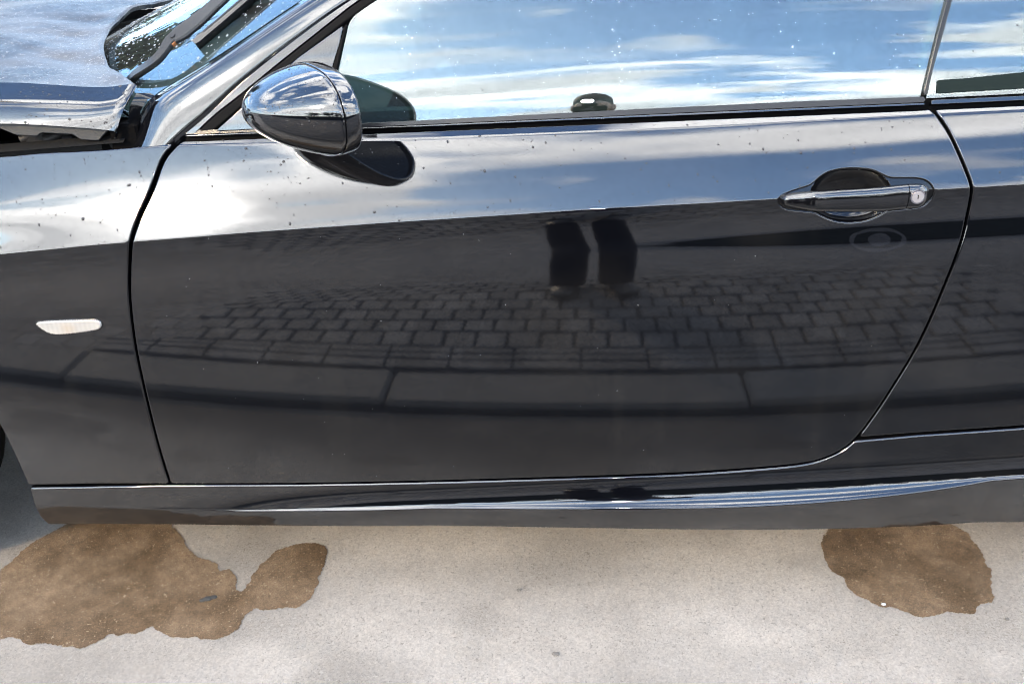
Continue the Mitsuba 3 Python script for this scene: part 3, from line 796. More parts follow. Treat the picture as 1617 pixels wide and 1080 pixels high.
arm_a = smooth_curve([(-0.612, 0.381, 0.975), (-0.5864, 0.3553, 0.9938), (-0.5561, 0.3338, 1.01), (-0.5299, 0.3238, 1.0253), (-0.5159, 0.3324, 1.0395), (-0.5095, 0.3460, 1.0520), (-0.4990, 0.3500, 1.0590)], .01, 2)
arm_b = smooth_curve([(-0.5020, 0.345, 1.0560), (-0.4669, 0.3664, 1.0774), (-0.4324, 0.4135, 1.1053), (-0.3858, 0.4724, 1.1406)], .01, 1)
blade_l = smooth_curve([(-0.4595, 0.3349, 1.0462), (-0.4364, 0.3478, 1.0623), (-0.4033, 0.3675, 1.0857), (-0.3693, 0.3913, 1.1107), (-0.3167, 0.4318, 1.1478)], .01, 1)
wip = put('wiper', strap(arm_b, np.interp(np.linspace(0, 1, len(arm_b)), [0, .08, .3, 1], [.011, .0155, .0150, .009]), .005, gn), 'm_wiper', car, smooth=35, label='dark grey wiper arm and blade lying on the windscreen')
put('arm_foot', strap(arm_a, np.interp(np.linspace(0, 1, len(arm_a)), [0, .3, .8, 1], [.010, .0085, .0090, .012]), .0055, gn), 'm_wiper', wip, smooth=35)
piv = trimesh.creation.cylinder(.0048, .016, sections=20); piv.apply_transform(trimesh.geometry.align_vectors([0, 0, 1], gn)); piv.apply_translation(np.array([-.5000, .3488, 1.0585]))
put('hinge_pin', piv, 'm_wiper', wip, smooth=35)
put('hinge_rust', strap([(-.505, .341, 1.0478), (-.499, .345, 1.0525)], .006, .004, gn), 'm_rust', wip, smooth=35)
tspr = np.linspace(0, 26 * np.pi, 260)
s0, s1 = np.array((-0.4640, 0.3640, 1.0745)), np.array((-0.4340, 0.4060, 1.1015))
dirs = (s1 - s0) / np.linalg.norm(s1 - s0); b1 = np.cross(dirs, gn); b1 /= np.linalg.norm(b1); b2 = np.cross(dirs, b1)
sp_c = s0 + np.outer(tspr / tspr[-1], s1 - s0) + .0035 * (np.outer(np.cos(tspr), b1) + np.outer(np.sin(tspr), b2)) + b1 * .009
put('spring', tube(sp_c, .0008, 6), 'm_trim', wip, smooth=True)
bl = put('blade', strap(blade_l, np.interp(np.linspace(0, 1, len(blade_l)), [0, .04, .1, 1], [.0055, .0085, .0078, .0078]), .008, gn), 'm_gloss', wip, smooth=35)
put('blade_spine', tube(blade_l[2:] - np.array([.0, .0, -.0095]), .0026, 10), 'm_trim', bl, smooth=True)
put('lower_lip', strap(blade_l - gn * .010, .002, .004, gn), 'm_rubber', bl)

# ------------------------------------------------------------------ door mirror
MC, MTH, MA, MB_, ML, ME, MP, MDU = np.array([-.1954, .0277, .9984]), .5235, .120, .0643, .1022, 2.52, 1.2815, -.0316
MU = np.array([math.sin(MTH), -math.cos(MTH), 0]); MW = np.array([math.cos(MTH), math.sin(MTH), 0]); MV = np.array([0, 0, 1.0])


def mirror_ring(t, sc=None, na=120, grow=1.0):
    an = np.linspace(0, 2 * np.pi, na + 1); c, s_ = np.cos(an), np.sin(an); qe = 2 / ME
    cu, cv = MA * np.sign(c) * np.abs(c) ** qe, MB_ * np.sign(s_) * np.abs(s_) ** qe
    if t < 0:
        sc = 1 - .035 * t * t if sc is None else sc; w = -t * .028; du = 0
    else:
        sc = max(1 - t ** MP, 0) ** .5 if sc is None else sc; w = -t * ML; du = MDU * t
    return MC + np.outer(cu * sc * grow + du, MU) + np.outer(cv * sc * grow, MV) + w * MW


tt_ = np.linspace(0, 1, 40) ** 1.6
tt_ = 1 - (1 - np.linspace(0, 1, 46)) ** 2
mir = put('door_mirror', grid_mesh(np.array([mirror_ring(.0, .975)] + [mirror_ring(t) for t in tt_])), 'm_paint', car, smooth=True, label='rounded door mirror housing in dark grey paint')
put('seam', grid_mesh(np.array([mirror_ring(0, .983), mirror_ring(-.05, .976), mirror_ring(-.10, .983)])), 'm_rubber', mir, smooth=True)
put('rim', grid_mesh(np.array([mirror_ring(-.08, .975)] + [mirror_ring(-t, k) for t, k in ((.085, .992), (.10, .999), (.14, 1.003), (.3, 1.002), (.6, .994), (.85, .982), (.95, .970), (1.0, .950), (1.0, .90))])), 'm_paint', mir, smooth=True)
gl = mirror_ring(-.80, .93); put('mirror_glass', trimesh.Trimesh(np.vstack([gl[:-1], gl[:-1].mean(0)]), [[j, (j + 1) % 120, 120] for j in range(120)], process=False), 'm_dim', mir)
lipa = []
an_l = np.linspace(-2.95, -.80, 60)
for a in an_l:
    t = .01 + .30 * max(1 - (a + 2.95) / 2.15, 0) ** .8
    ringp = mirror_ring(t, na=720); lipa.append(ringp[int(round((a % (2 * math.pi)) / (2 * math.pi) * 720))])
put('lower_seam', tube(smooth_curve(lipa, .004, 1), .0011, 8), 'm_chrome', mir, smooth=True)
foot = m3.Manifold.hull_points(np.array([MC + MU * u + MV * v + MW * w for u, v, w in ((-.13, -.045, -.03), (-.13, -.065, .01), (-.06, -.062, -.035), (-.06, -.066, .015), (-.05, -.050, -.04), (-.15, -.025, -.03), (-.16, -.066, .0))]))
put('foot', foot, 'm_gloss', mir, smooth=40)

# ------------------------------------------------------------------ rain spots and specks of dirt on the car


def dots(P, N, R, k=7, flat=.45, stretch=None):
    V, F = [], []
    at_ = 0
    ang_ = np.arange(k) * 2 * np.pi / k
    for p, n, r in zip(P, N, R):
        a = np.cross(n, [1, .2, .1]); a /= np.linalg.norm(a); b = np.cross(n, a)
        ph = rng.uniform(0, 6); e = rng.uniform(.75, 1.35)
        V.append(np.vstack([p + r * (np.outer(np.cos(ang_ + ph) * e, a) + np.outer(np.sin(ang_ + ph) / e, b)) - n * r * .1, p + .6 * r * (np.outer(np.cos(ang_ + ph) * e, a) + np.outer(np.sin(ang_ + ph) / e, b)) + n * r * flat * .75, p + n * r * flat]))
        for j in range(k):
            q_ = (j + 1) % k
            F += [[at_ + j, at_ + q_, at_ + k + q_], [at_ + j, at_ + k + q_, at_ + k + j], [at_ + k + j, at_ + k + q_, at_ + 2 * k]]
        at_ += 2 * k + 1
    return trimesh.Trimesh(np.vstack(V), F, process=False)


def scatter(fn, x0, x1, zf0, zf1, n, r, off=0.0, inside=None, power=1.0):
    x = rng.uniform(x0, x1, n); f = rng.uniform(0, 1, n) ** power
    z = zf0(x) + (zf1(x) - zf0(x)) * f
    if inside is not None:
        k = shapely.contains_xy(inside, x, z); x, z = x[k], z[k]
    P = np.stack([x, fn(x, z) + off, z], 1); N = surf_normal(fn, x, z)
    return P, N, np.exp(rng.normal(math.log(r), .35, len(x)))


doorP = Polygon(door_outline).buffer(-.004).difference(Polygon(hand_s).buffer(.004))
put('dirt_specks', dots(*scatter(Y, -.45, .80, zb, zc, 300, .00125, inside=doorP, power=1.5)), 'm_speck', door, smooth=True, kind='stuff')
put('pale_specks', dots(*scatter(Y, -.57, .80, lambda x: zc(x), lambda x: .28 + 0 * x, 70, .00045, inside=doorP)), 'm_spot', door, smooth=True, kind='stuff')
fenP = Polygon(fender_outline).buffer(0).buffer(-.004)
put('dirt_specks', dots(*scatter(Y, -1.0, -.45, zb, zc, 230, .0012, inside=fenP, power=1.2)), 'm_speck', fender, smooth=True, kind='stuff')
quaP = Polygon(quarter_outline).buffer(0).buffer(-.004)
put('dirt_specks', dots(*scatter(Y, .76, 1.3, zb, zc, 60, .0010, inside=quaP, power=1.4)), 'm_speck', quarter, smooth=True, kind='stuff')
winP = Polygon(win).buffer(-.006)
xw = []
P1 = scatter(lambda x, z: G(x, z) + .003, -.2, .76, gtop, lambda x: 1.16 + 0 * x, 120, .0006, off=-.0004, inside=winP)
cl = []
for cx_ in rng.uniform(-.1, .72, 13):
    n_ = int(rng.integers(4, 11)); cx2 = cx_ + rng.normal(0, .004, n_); cz2 = rng.uniform(.98, 1.12, n_); cl.append(np.stack([cx2, cz2], 1))
cl = np.vstack(cl); cl = cl[shapely.contains_xy(winP, cl[:, 0], cl[:, 1])]
gw = lambda x, z: G(x, z) + .003
P2 = np.stack([cl[:, 0], gw(cl[:, 0], cl[:, 1]) - .0004, cl[:, 1]], 1)
put('rain_drops', dots(np.vstack([P1[0], P2]), np.vstack([P1[1], surf_normal(gw, cl[:, 0], cl[:, 1])]), np.r_[P1[2], np.exp(rng.normal(math.log(.00072), .4, len(cl)))]), 'm_spot', window, smooth=True, kind='stuff')
put('dirt_specks', dots(*scatter(gw, -.2, .76, gtop, lambda x: 1.16 + 0 * x, 40, .0009, off=-.0004, inside=winP)), 'm_speck', window, smooth=True, kind='stuff')
gq = lambda x, z: G(x, z) + .001
put('rain_drops', dots(*scatter(gq, .78, 1.2, lambda x: zb(x) + .01, lambda x: 1.16 + 0 * x, 50, .0009, off=-.0004, inside=Polygon(qwin_poly).buffer(-.01))), 'm_speck', qwin, smooth=True, kind='stuff')


def on_mesh(k, n, lo, hi, r, up_only=-1):
    v, f = meshkit.WRITTEN[scene[k]['filename']][:2]
    m = trimesh.Trimesh(v, f, process=False)
    p, fi = trimesh.sample.sample_surface(m, n, seed=5)
    nn = m.face_normals[fi]
    return p, nn


p, nn = on_mesh(mir, 420, 0, 1, 0)
nn = np.where(((p - (MC - MW * .03)) * nn).sum(1)[:, None] < 0, -nn, nn)
k = (nn[:, 2] > -.1) & (nn @ np.array([0, -1, 0]) > -.3)
put('dirt_specks', dots(p[k], nn[k], np.exp(rng.normal(math.log(.0010), .3, k.sum()))), 'm_speck', mir, smooth=True, kind='stuff')
p, nn = on_mesh(hood, 7000, 0, 1, 0)
nn = np.where(nn[:, 2:] < 0, -nn, nn); k = (p[:, 0] > -1.3) & (p[:, 1] < 1.1)
put('rain_drops', dots(p[k], nn[k], np.exp(rng.normal(math.log(.00095), .4, k.sum())), k=6), 'm_drop', hood, smooth=True, kind='stuff')
hs = [k_ for k_ in scene if k_.endswith('bonnet_side')][0]
p, nn = on_mesh(hs, 900, 0, 1, 0)
nn = np.where(nn[:, 1:2] > 0, -nn, nn); k = (p[:, 0] > -.95)
put('dirt_specks', dots(p[k], nn[k], np.exp(rng.normal(math.log(.0012), .35, k.sum()))), 'm_speck', hs, smooth=True, kind='stuff')
p, nn = on_mesh(screen, 5200, 0, 1, 0)
nn = np.where(nn[:, 2:] < 0, -nn, nn); k = (p[:, 1] < 1.0)
put('rain_drops', dots(p[k], nn[k], np.exp(rng.normal(math.log(.0014), .4, k.sum())), k=6), 'm_drop', screen, smooth=True, kind='stuff')
pil = [k_ for k_ in scene if k_.endswith('front_pillar')][0]
p, nn = on_mesh(pil, 160, 0, 1, 0)
nn = np.where((nn @ np.array([-.4, -.6, .6]) < 0)[:, None], -nn, nn)
put('dirt_specks', dots(p, nn, np.exp(rng.normal(math.log(.0010), .3, len(p)))), 'm_speck', pil, smooth=True, kind='stuff')

# ------------------------------------------------------------------ ground: concrete road, wet patches
def sheet(x0, x1, y0_, y1, z, n=2):
    gx_, gy_ = np.meshgrid(np.linspace(x0, x1, n), np.linspace(y0_, y1, n), indexing='ij')
    m = grid_mesh(np.stack([gx_, gy_, 0 * gx_ + z], -1))
    if m.face_normals[0, 2] < 0:
        m.invert()
    return m


put('ground', sheet(-400, 400, -400, 400, -.012), 'm_asphalt', None, kind='structure', label='dark ground reaching to the horizon')
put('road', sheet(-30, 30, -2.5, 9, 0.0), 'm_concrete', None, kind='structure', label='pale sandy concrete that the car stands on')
lpatch = [(-1.028, 0.184), (-1.012, 0.229), (-1.002, 0.277), (-0.976, 0.306), (-0.943, 0.345), (-.88, .40), (-.78, .42), (-.72, .38), (-0.703, 0.326), (-0.675, 0.297), (-0.649, 0.252), (-0.613, 0.212), (-0.588, 0.202), (-0.563, 0.187), (-0.550, 0.162), (-0.540, 0.166), (-0.528, 0.167), (-0.514, 0.153), (-0.509, 0.139), (-0.505, 0.113), (-0.500, 0.102), (-0.492, 0.098), (-0.483, 0.104), (-0.476, 0.125), (-0.480, 0.143), (-0.470, 0.173), (-0.457, 0.196), (-0.447, 0.219), (-0.434, 0.232), (-0.406, 0.247), (-0.364, 0.248), (-0.344, 0.240), (-0.336, 0.233), (-0.332, 0.190), (-0.330, 0.163), (-0.337, 0.145), (-0.330, 0.110), (-0.338, 0.098), (-0.338, 0.072), (-0.349, 0.056), (-0.361, 0.046), (-0.395, 0.044), (-0.427, 0.037), (-0.449, 0.048), (-0.458, 0.036), (-0.467, 0.021), (-0.463, -0.001), (-0.475, -0.018), (-0.487, -0.034), (-0.509, -0.037), (-0.532, -0.031), (-0.565, -0.032), (-0.594, -0.027), (-0.610, -0.019), (-0.633, -0.005), (-0.641, 0.007), (-0.652, -0.001), (-0.659, -0.011), (-0.690, -0.020), (-0.719, -0.014), (-0.733, -0.037), (-0.760, -0.051), (-0.789, -0.047), (-0.827, -0.036), (-0.869, -0.039), (-0.888, -0.022), (-0.895, -0.018), (-0.933, -0.020), (-.985, -.01), (-1.03, .03), (-1.05, .09), (-1.045, .14)]
rpatch = [(0.751, 0.256), (0.742, 0.232), (0.729, 0.218), (0.716, 0.181), (0.712, 0.136), (0.722, 0.101), (0.735, 0.087), (0.733, 0.062), (0.740, 0.048), (0.749, 0.031), (0.765, 0.020), (0.772, 0.009), (0.791, 0.001), (0.811, -0.003), (0.828, -0.016), (0.846, -0.028), (0.867, -0.029), (0.898, -0.018), (0.913, -0.018), (0.943, -0.024), (0.960, -0.015), (0.967, -0.000), (0.993, 0.004), (1.007, 0.018), (1.010, 0.038), (1.018, 0.063), (1.033, 0.088), (1.035, 0.131), (1.039, 0.176), (1.035, 0.190), (1.039, 0.214), (1.029, 0.233), (1.016, 0.246), (1.0, .30), (.95, .34), (.86, .35), (.78, .31)]


def patch_mesh(c, seed):
    c = np.vstack([smooth_curve(c + c[:1], .002, 1)])[:-1]
    t = np.roll(c, -1, 0) - np.roll(c, 1, 0); t /= np.linalg.norm(t, axis=1, keepdims=True); n = np.stack([t[:, 1], -t[:, 0]], 1)
    w = (meshkit.fbm(np.stack([c[:, 0] * 60, c[:, 1] * 60, 0 * c[:, 0] + seed], -1), 3, seed) - .5) * .009 + (meshkit.fbm(np.stack([c[:, 0] * 190, c[:, 1] * 190, 0 * c[:, 0] + seed], -1), 3, seed + 1) - .5) * .006
    A = Polygon(c + n * w[:, None]).buffer(0)
    if A.geom_type != 'Polygon':
        A = max(A.geoms, key=lambda g: g.area)
    v, f = trimesh.creation.triangulate_polygon(A, engine='earcut')
    m = trimesh.Trimesh(np.column_stack([v, np.full(len(v), .0015)]), f, process=False)
    if m.face_normals[:, 2].mean() < 0:
        m.invert()
    return m


k = put('wet_patch', patch_mesh(lpatch, 3), 'm_wet', None, label='large brown wet patch with two lobes beneath the front of the car', category='wet patch', group='brown wet patches on the concrete')
k = put('wet_patch', patch_mesh(rpatch, 8), 'm_wet', None, label='smaller round brown wet patch beneath the rear end of the sill', category='wet patch', group='brown wet patches on the concrete')


def pebble(x, y, r, seed, flat=.6):
    s_ = trimesh.creation.icosphere(2, r); v = s_.vertices
    v = v * (1 + .5 * (meshkit.fbm(v / r * 1.3 + seed, 3, seed) - .5))[:, None] * [1.2, .9, flat]
    return trimesh.Trimesh(v + [x, y, r * flat * .5 + .001], s_.faces)


put('stone_chip', cat(pebble(-.552, .078, .0075, 1, .35), pebble(-.541, .082, .006, 4, .4), pebble(-.561, .074, .006, 6, .3)), 'm_joint', None, label='dark flat chip lying in the large wet patch', category='stone chip')
put('pebble', pebble(.789, .008, .0035, 2), 'm_spot', None, label='tiny white pebble at the front edge of the round wet patch', category='pebble')
put('pebble', pebble(.081, .079, .0045, 5, .4), 'm_stone', None, label='small grey pebble on the dry concrete midway between the wet patches', category='pebble')
put('pebble', pebble(1.005, -.041, .004, 7, .4), 'm_stone', None, label='small grey pebble just below the right end of the round wet patch', category='pebble')
put('pebble', pebble(.148, -.10, .0065, 8, .25), 'm_stone', None, label='flat grey pebble low in the middle of the dry concrete', category='pebble')

# ------------------------------------------------------------------ kerb and paved footpath that the paint mirrors
KY, KH = -.715, .032
KERB = T().translate([0, KY, 0]).rotate([0, 0, 1], -3.6).translate([0, -KY, 0])     # the car stands at a slight angle to the kerb
kb_ = put('kerb', sheet(-12, 12, KY - .185, KY + .006, .004), 'm_joint', None, kind='structure', label='stone kerb along the footpath')
scene[kb_]['to_world'] = KERB
kd = mikit.ply(box(0, 0, KH / 2 - .01, 1.027, .172, KH + .02, .012), None, smooth=False); kd['bsdf'] = {'type': 'ref', 'id': 'm_kerb'}
for i in range(-5, 6):
    scene[key_for('stone', 'kerb')] = {**kd, 'to_world': KERB @ T().translate([.105 + i * 1.032, KY - .088 + float(rng.normal(0, .002)), float(rng.normal(0, .0015))])}
fp_ = put('footpath', box(0, KY - .185 - 2.9, KH - .052, 40, 5.8, .080), 'm_paver_far', None, kind='structure', label='block-paved footpath behind the kerb')


def paver_far(p, n, uv):
    ca, sa = math.cos(math.radians(3.6)), math.sin(math.radians(3.6))
    u = (p.x * ca - (p.y - KY) * sa + 1.222) / .104
    v = (YE - (KY + p.x * sa + (p.y - KY) * ca)) / .104
    row = dr.floor(v)
    u = u - dr.select(row - 2 * dr.floor(row * .5) > .5, .5, 0.0)
    r = mikit.cell_rand(dr.floor(u), row, 3)
    fx = dr.abs(u - dr.floor(u) - .5); fy = dr.abs(v - row - .5)
    j = smoothstep(.43, .46, dr.maximum(fx, fy))
    return mix(mi.Color3f(.058, .058, .060) * (.75 + .5 * r), (.024, .024, .024), j)


scene[fp_]['to_world'] = KERB
mat('m_paver_far', prin(mikit.proc(paver_far), .85))
pd = []
for hgt in (0, 1, 2):
    d_ = mikit.ply(box(0, 0, 0, .093, .093, .02, .004), None); d_['bsdf'] = {'type': 'ref', 'id': 'm_paver'}; pd.append(d_)
top_z = KH - .010
rows_d = mikit.ply(box(0, 0, 0, .193, .046, .02, .003), None); rows_d['bsdf'] = {'type': 'ref', 'id': 'm_paver'}
rows_e = mikit.ply(box(0, 0, 0, .193, .030, .02, .003), None); rows_e['bsdf'] = {'type': 'ref', 'id': 'm_paver'}
for yy, d_ in ((KY - .214, rows_d), (KY - .260, rows_e), (KY - .296, rows_e)):
    for i in range(-7, 9):
        scene[key_for('edging_block', 'footpath')] = {**d_, 'to_world': KERB @ T().translate([.05 + i * .2, yy, top_z + float(rng.normal(0, .001))])}
YE = KY - .314
for j in range(9):
    for i in range(27):
        scene[key_for('paver', 'footpath')] = {**pd[(i * 7 + j) % 3], 'to_world': KERB @ T().translate([-1.17 + i * .104 + (j % 2) * .052 + float(rng.normal(0, .001)), YE - .052 - j * .104, top_z + float(rng.normal(0, .0012))]).rotate([0, 0, 1], float(rng.normal(0, .7)))}

# ------------------------------------------------------------------ the photographer, who shows only as a reflection in the paint


def limbs(chains, refine=.02, it=12):
    """one continuous body from chains of (point, radius)"""
    parts = []
    for ch in chains:
        for (p, r), (q_, r2) in zip(ch[:-1], ch[1:]):
            sp_ = []
            for c_, rr in ((p, r), (q_, r2)):
                rr3 = np.broadcast_to(rr, (3,))
                s_ = trimesh.creation.icosphere(2, 1.0).vertices * rr3 + np.array(c_); sp_.append(s_)
            parts.append(m3.Manifold.hull_points(np.vstack(sp_)))
    m = m3.Manifold.batch_boolean(parts, m3.OpType.Add).refine_to_length(refine)
    q_ = m.to_mesh(); t_ = trimesh.Trimesh(q_.vert_properties[:, :3], q_.tri_verts)
    v_ = np.array(t_.vertices); trimesh.smoothing.filter_laplacian(t_, lamb=.4, iterations=max(2, it // 2), volume_constraint=False)
    far_ = np.linalg.norm(t_.vertices - v_, axis=1) > .02          # a stray vertex keeps its place
    t_.vertices = np.where(far_[:, None], v_, t_.vertices); return t_


person = thing('person', 'person in dark clothes standing on the footpath and holding a camera', 'person')
Z = .035
hips = np.array([.14, -1.80, .86])
put('trousers', limbs([
    [((.045, -1.535, Z + .07), (.064, .075, .05)), ((.045, -1.52, .38), (.068, .075, .06)), ((.050, -1.49, .50), (.066, .08, .07)), ((.060, -1.74, .83), (.080, .10, .09)), (hips + [-.05, 0, .04], (.11, .12, .10))],
    [((.212, -1.560, Z + .07), (.064, .075, .05)), ((.212, -1.54, .38), (.068, .075, .06)), ((.213, -1.51, .50), (.066, .08, .07)), ((.210, -1.75, .83), (.080, .10, .09)), (hips + [.05, 0, .04], (.11, .12, .10))],
    [(hips + [-.05, 0, .05], (.12, .12, .10)), (hips + [.05, 0, .05], (.12, .12, .10))]]), 'm_trouser', person, smooth=True)
for (x, y, tw) in ((.045, -1.53, -.01), (.212, -1.555, .045)):
    put('shoe', limbs([[((x, y - .06, Z + .045), (.042, .05, .042)), ((x + tw * .5, y + .03, Z + .04), (.046, .05, .036)), ((x + tw, y + .085, Z + .028), (.045, .045, .026))]], .012, 6), 'm_shoe', person, smooth=True)
sh = np.array([.13, -1.70, 1.28])
put('jacket', limbs([
    [(hips + [0, .0, .02], (.17, .13, .08)), (hips + [0, .03, .2], (.165, .13, .1)), (sh + [0, -.02, -.08], (.175, .125, .1)), (sh + [0, -.01, .0], (.13, .09, .06))],
    [(sh + [-.13, 0, -.02], (.07, .07, .07)), (sh + [-.22, .0, -.06], (.062, .065, .065)), (sh + [-.245, .06, -.26], (.05, .05, .05)), ((.035, -1.60, 1.27), (.036, .036, .036))],
    [(sh + [.13, 0, -.02], (.07, .07, .07)), (sh + [.22, .0, -.06], (.062, .065, .065)), (sh + [.255, .06, -.26], (.05, .05, .05)), ((.205, -1.60, 1.27), (.036, .036, .036))]]), 'm_jacket', person, smooth=True)
hd = np.array([.130, -1.655, 1.475])
head = limbs([[(sh + [0, .0, .0], (.06, .06, .05)), (hd + [0, -.015, -.10], (.052, .055, .05))], [(hd + [0, 0, .01], (.073, .092, .095)), (hd + [0, .03, -.065], (.05, .055, .045))],
              [(hd + [0, .075, -.045], (.012, .018, .012)), (hd + [0, .085, -.005], (.009, .012, .01))], [(hd + [-.073, -.01, -.015], (.012, .02, .03)), (hd + [-.082, -.015, -.01], (.008, .018, .028))],
              [(hd + [.073, -.01, -.015], (.012, .02, .03)), (hd + [.082, -.015, -.01], (.008, .018, .028))]], .012, 6)
put('head', head, 'm_skin', person, smooth=True)
put('hair', limbs([[(hd + [0, -.004, .040], (.080, .098, .072)), (hd + [0, -.03, .0], (.079, .075, .07))]], .012, 6), 'm_hair', person, smooth=True)
for s_ in (-1, 1):
    wr = np.array([.12 + s_ * .085, -1.60, 1.275]); pm = np.array([.12 + s_ * .075, -1.585, 1.345])
    ch = [[(wr, .026), (pm + [0, 0, -.03], (.018, .032, .03)), (pm, (.015, .034, .028))]]
    for f_, (l_, dz) in enumerate(((.060, .030), (.066, .012), (.062, -.008), (.050, -.026))):
        b_ = pm + [0, .028, dz]
        ch.append([(pm + [0, .0, dz * .8], .010), (b_, .0095), (b_ + [-s_ * l_ * .35, .012, 0], .009), (b_ + [-s_ * l_ * .8, .008, 0], .008)])
    ch.append([(pm + [0, -.015, -.02], .012), (pm + [-s_ * .02, -.035, .0], .0105), (pm + [-s_ * .045, -.040, .012], .0095)])
    put('hand', limbs(ch, .006, 5), 'm_skin', person, smooth=True)
hc = thing('handheld_camera', 'black camera with its flash lit, held up by the person', 'camera')
Rcam = np.column_stack([r0, fwd, u0])


def cam_place(m):
    M = np.eye(4); M[:3, :3] = Rcam; M[:3, 3] = CAM - fwd * .016; m = m.copy(); m.apply_transform(M); return m


put('body', cam_place(cat(box(0, -.115, -.003, .130, .055, .088, .010), box(0, -.110, .055, .06, .05, .03, .008))), 'm_rubber', hc, smooth=40)
lt_ = trimesh.creation.revolve(np.array([(.024, -.012), (.030, -.004), (.034, 0), (.035, -.03), (.037, -.05), (.036, -.09)]), sections=48)
lt_.apply_transform(trimesh.transformations.rotation_matrix(-np.pi / 2, [1, 0, 0]))
put('lens', cam_place(lt_), 'm_gloss', hc, smooth=35)
fb = put('flash', cam_place(cat(box(-.004, -.085, .092, .054, .030, .034, .004), box(-.004, -.10, .074, .03, .02, .02))), 'm_rubber', hc, smooth=40)
an_f = np.linspace(0, 2 * np.pi, 33)[:-1]
fl_ = trimesh.Trimesh(np.vstack([np.stack([-.004 + .024 * np.cos(an_f), 0 * an_f - .0685, .092 + .014 * np.sin(an_f)], 1), [[-.004, -.0675, .092]]]), [[j, (j + 1) % 32, 32] for j in range(32)], process=False)
if fl_.face_normals[0, 1] < 0:
    fl_.invert()
kf = put('flash_tube', cam_place(fl_), 'm_spot', fb)
scene[kf]['emitter'] = {'type': 'area', 'radiance': rgb(70, 70, 74)}

# ------------------------------------------------------------------ hedge and trees across the road, which the glass and paint mirror


def leaf_cloud(cx, cy, cz, rx, ry, rz, n, size, r_, clumps=26):
    c_ = r_.normal(0, 1, (clumps, 3)); c_ /= np.linalg.norm(c_, axis=1, keepdims=True); c_ *= r_.uniform(.35, 1.0, (clumps, 1)) ** .6
    w_ = r_.uniform(.18, .42, clumps)
    i_ = r_.integers(0, clumps, n)
    p_ = c_[i_] + r_.normal(0, 1, (n, 3)) * w_[i_][:, None] * .55
    p_ = p_ * [rx, ry, rz] + [cx, cy, cz]
    a_ = r_.normal(0, 1, (n, 3)); a_ /= np.linalg.norm(a_, axis=1, keepdims=True); b_ = np.cross(a_, r_.normal(0, 1, (n, 3))); b_ /= np.linalg.norm(b_, axis=1, keepdims=True)
    s_ = size * r_.uniform(.6, 1.4, (n, 1))
    V = np.stack([p_ - a_ * s_, p_ + b_ * s_ * .45, p_ + a_ * s_, p_ - b_ * s_ * .45], 1).reshape(-1, 3)
    k_ = np.arange(n) * 4
    return trimesh.Trimesh(V, np.vstack([np.stack([k_, k_ + 1, k_ + 2], 1), np.stack([k_, k_ + 2, k_ + 3], 1)]), process=False)


def tree(name, label, x, y, h, w, seed, m, group=None):
    r_ = np.random.default_rng(seed)
    t_ = thing(name, label, 'tree', group)
    tr = [tube([(x, y, -.05), (x + .05, y, h * .25), (x - .04, y + .03, h * .55), (x, y, h * .85)], [.03 * h, .024 * h, .015 * h, .005 * h], 9)]
    for q_ in range(7):
        a_ = r_.uniform(0, 6.28); z_ = h * r_.uniform(.35, .65); l_ = w * r_.uniform(.4, .75)
        tr.append(tube([(x, y, z_), (x + math.cos(a_) * l_ * .5, y + math.sin(a_) * l_ * .5, z_ + l_ * .35), (x + math.cos(a_) * l_, y + math.sin(a_) * l_, z_ + l_ * .55)], [.010 * h, .007 * h, .003 * h], 7))
    put('trunk', cat(*tr), 'm_bark', t_, smooth=40)
    put('crown', leaf_cloud(x, y, h * .63, w, w, h * .36, 4200, .022 * h + .04, r_), m, t_)


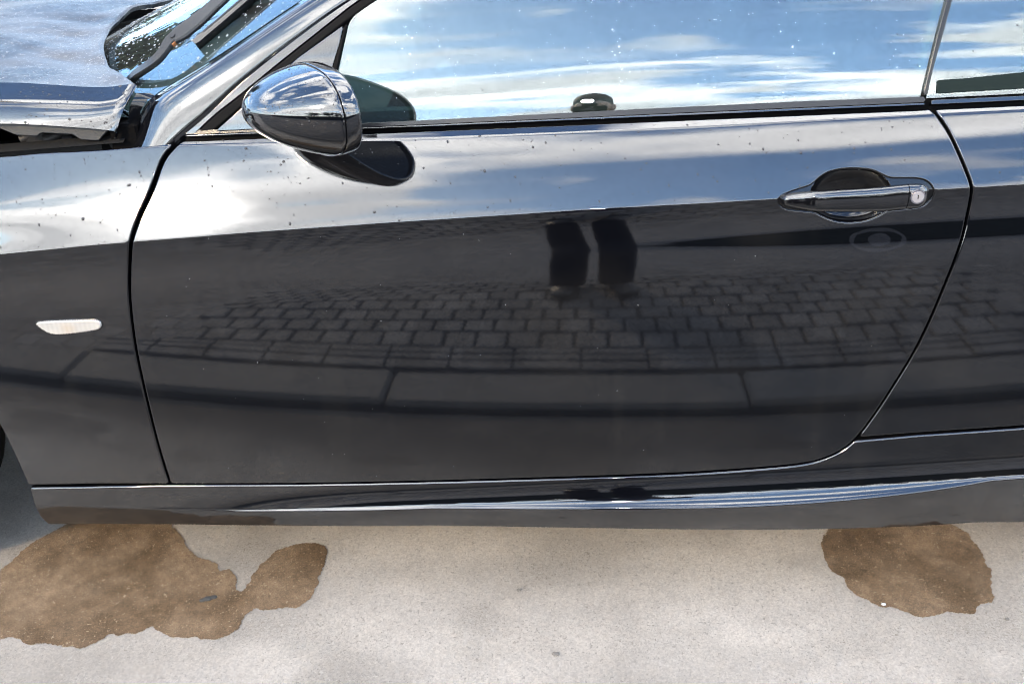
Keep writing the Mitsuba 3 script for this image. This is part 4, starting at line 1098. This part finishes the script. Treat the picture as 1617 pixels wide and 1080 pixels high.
FAR = ['second', 'third', 'fourth', 'fifth', 'sixth', 'first', 'last']
TREES = ['tallest left', 'broad left', 'middle tall', 'low middle', 'narrow right', 'right', 'low right', 'rightmost', 'leftmost']
for i, (x, y, h, w) in enumerate(((-14.2, -27, 7.6, 3.2), (-9.6, -30, 7.0, 3.6), (-4.5, -31, 7.3, 3.4), (-1.0, -33, 6.4, 3.0), (3.5, -30, 6.2, 3.0), (8.5, -31, 6.8, 3.2), (14.0, -29, 6.4, 3.4), (20, -27, 6.6, 3.4), (-21, -25, 6.5, 3.2))):
    tree('tree', f'{TREES[i]} leafy tree in the row across the road, seen only in reflections', x, y, h, w, 40 + i, 'm_leaf_dark' if i % 2 else 'm_leaf', 'trees across the road')
hr_ = np.random.default_rng(3)
hg = thing('hedge', 'long clipped dark hedge behind the footpath', 'hedge')
hm_ = box(0, -7.2, .55, 44, .8, 1.1, .1)
put('twigs', hm_, 'm_hedge', hg)
n_ = 9000
pp_ = np.stack([hr_.uniform(-22, 22, n_), -7.2 + hr_.normal(0, .42, n_), hr_.uniform(.05, 1.35, n_)], 1)
aa_ = hr_.normal(0, 1, (n_, 3)); aa_ /= np.linalg.norm(aa_, axis=1, keepdims=True); bb_ = np.cross(aa_, hr_.normal(0, 1, (n_, 3))); bb_ /= np.linalg.norm(bb_, axis=1, keepdims=True)
VV = np.stack([pp_ - aa_ * .06, pp_ + bb_ * .03, pp_ + aa_ * .06, pp_ - bb_ * .03], 1).reshape(-1, 3); kk_ = np.arange(n_) * 4
put('leaves', trimesh.Trimesh(VV, np.vstack([np.stack([kk_, kk_ + 1, kk_ + 2], 1), np.stack([kk_, kk_ + 2, kk_ + 3], 1)]), process=False), 'm_hedge', hg)

for i, (x, y, h, w) in enumerate(((-22, 20, 4.0, 3.2), (-10.6, 15.2, 6.6, 1.5), (-19, 25, 4.2, 3.4), (-15, 29, 4.2, 3.4), (-9, 31, 4.4, 3.6), (-26, 13, 4.2, 3.4), (-3, 32, 4.2, 3.4))):
    tree('shade_tree', f'{FAR[i]} dark leafy tree on the far side of the car, mirrored by the bonnet', x, y, h, w, 80 + i, 'm_leaf_dark', 'trees on the far side of the car')
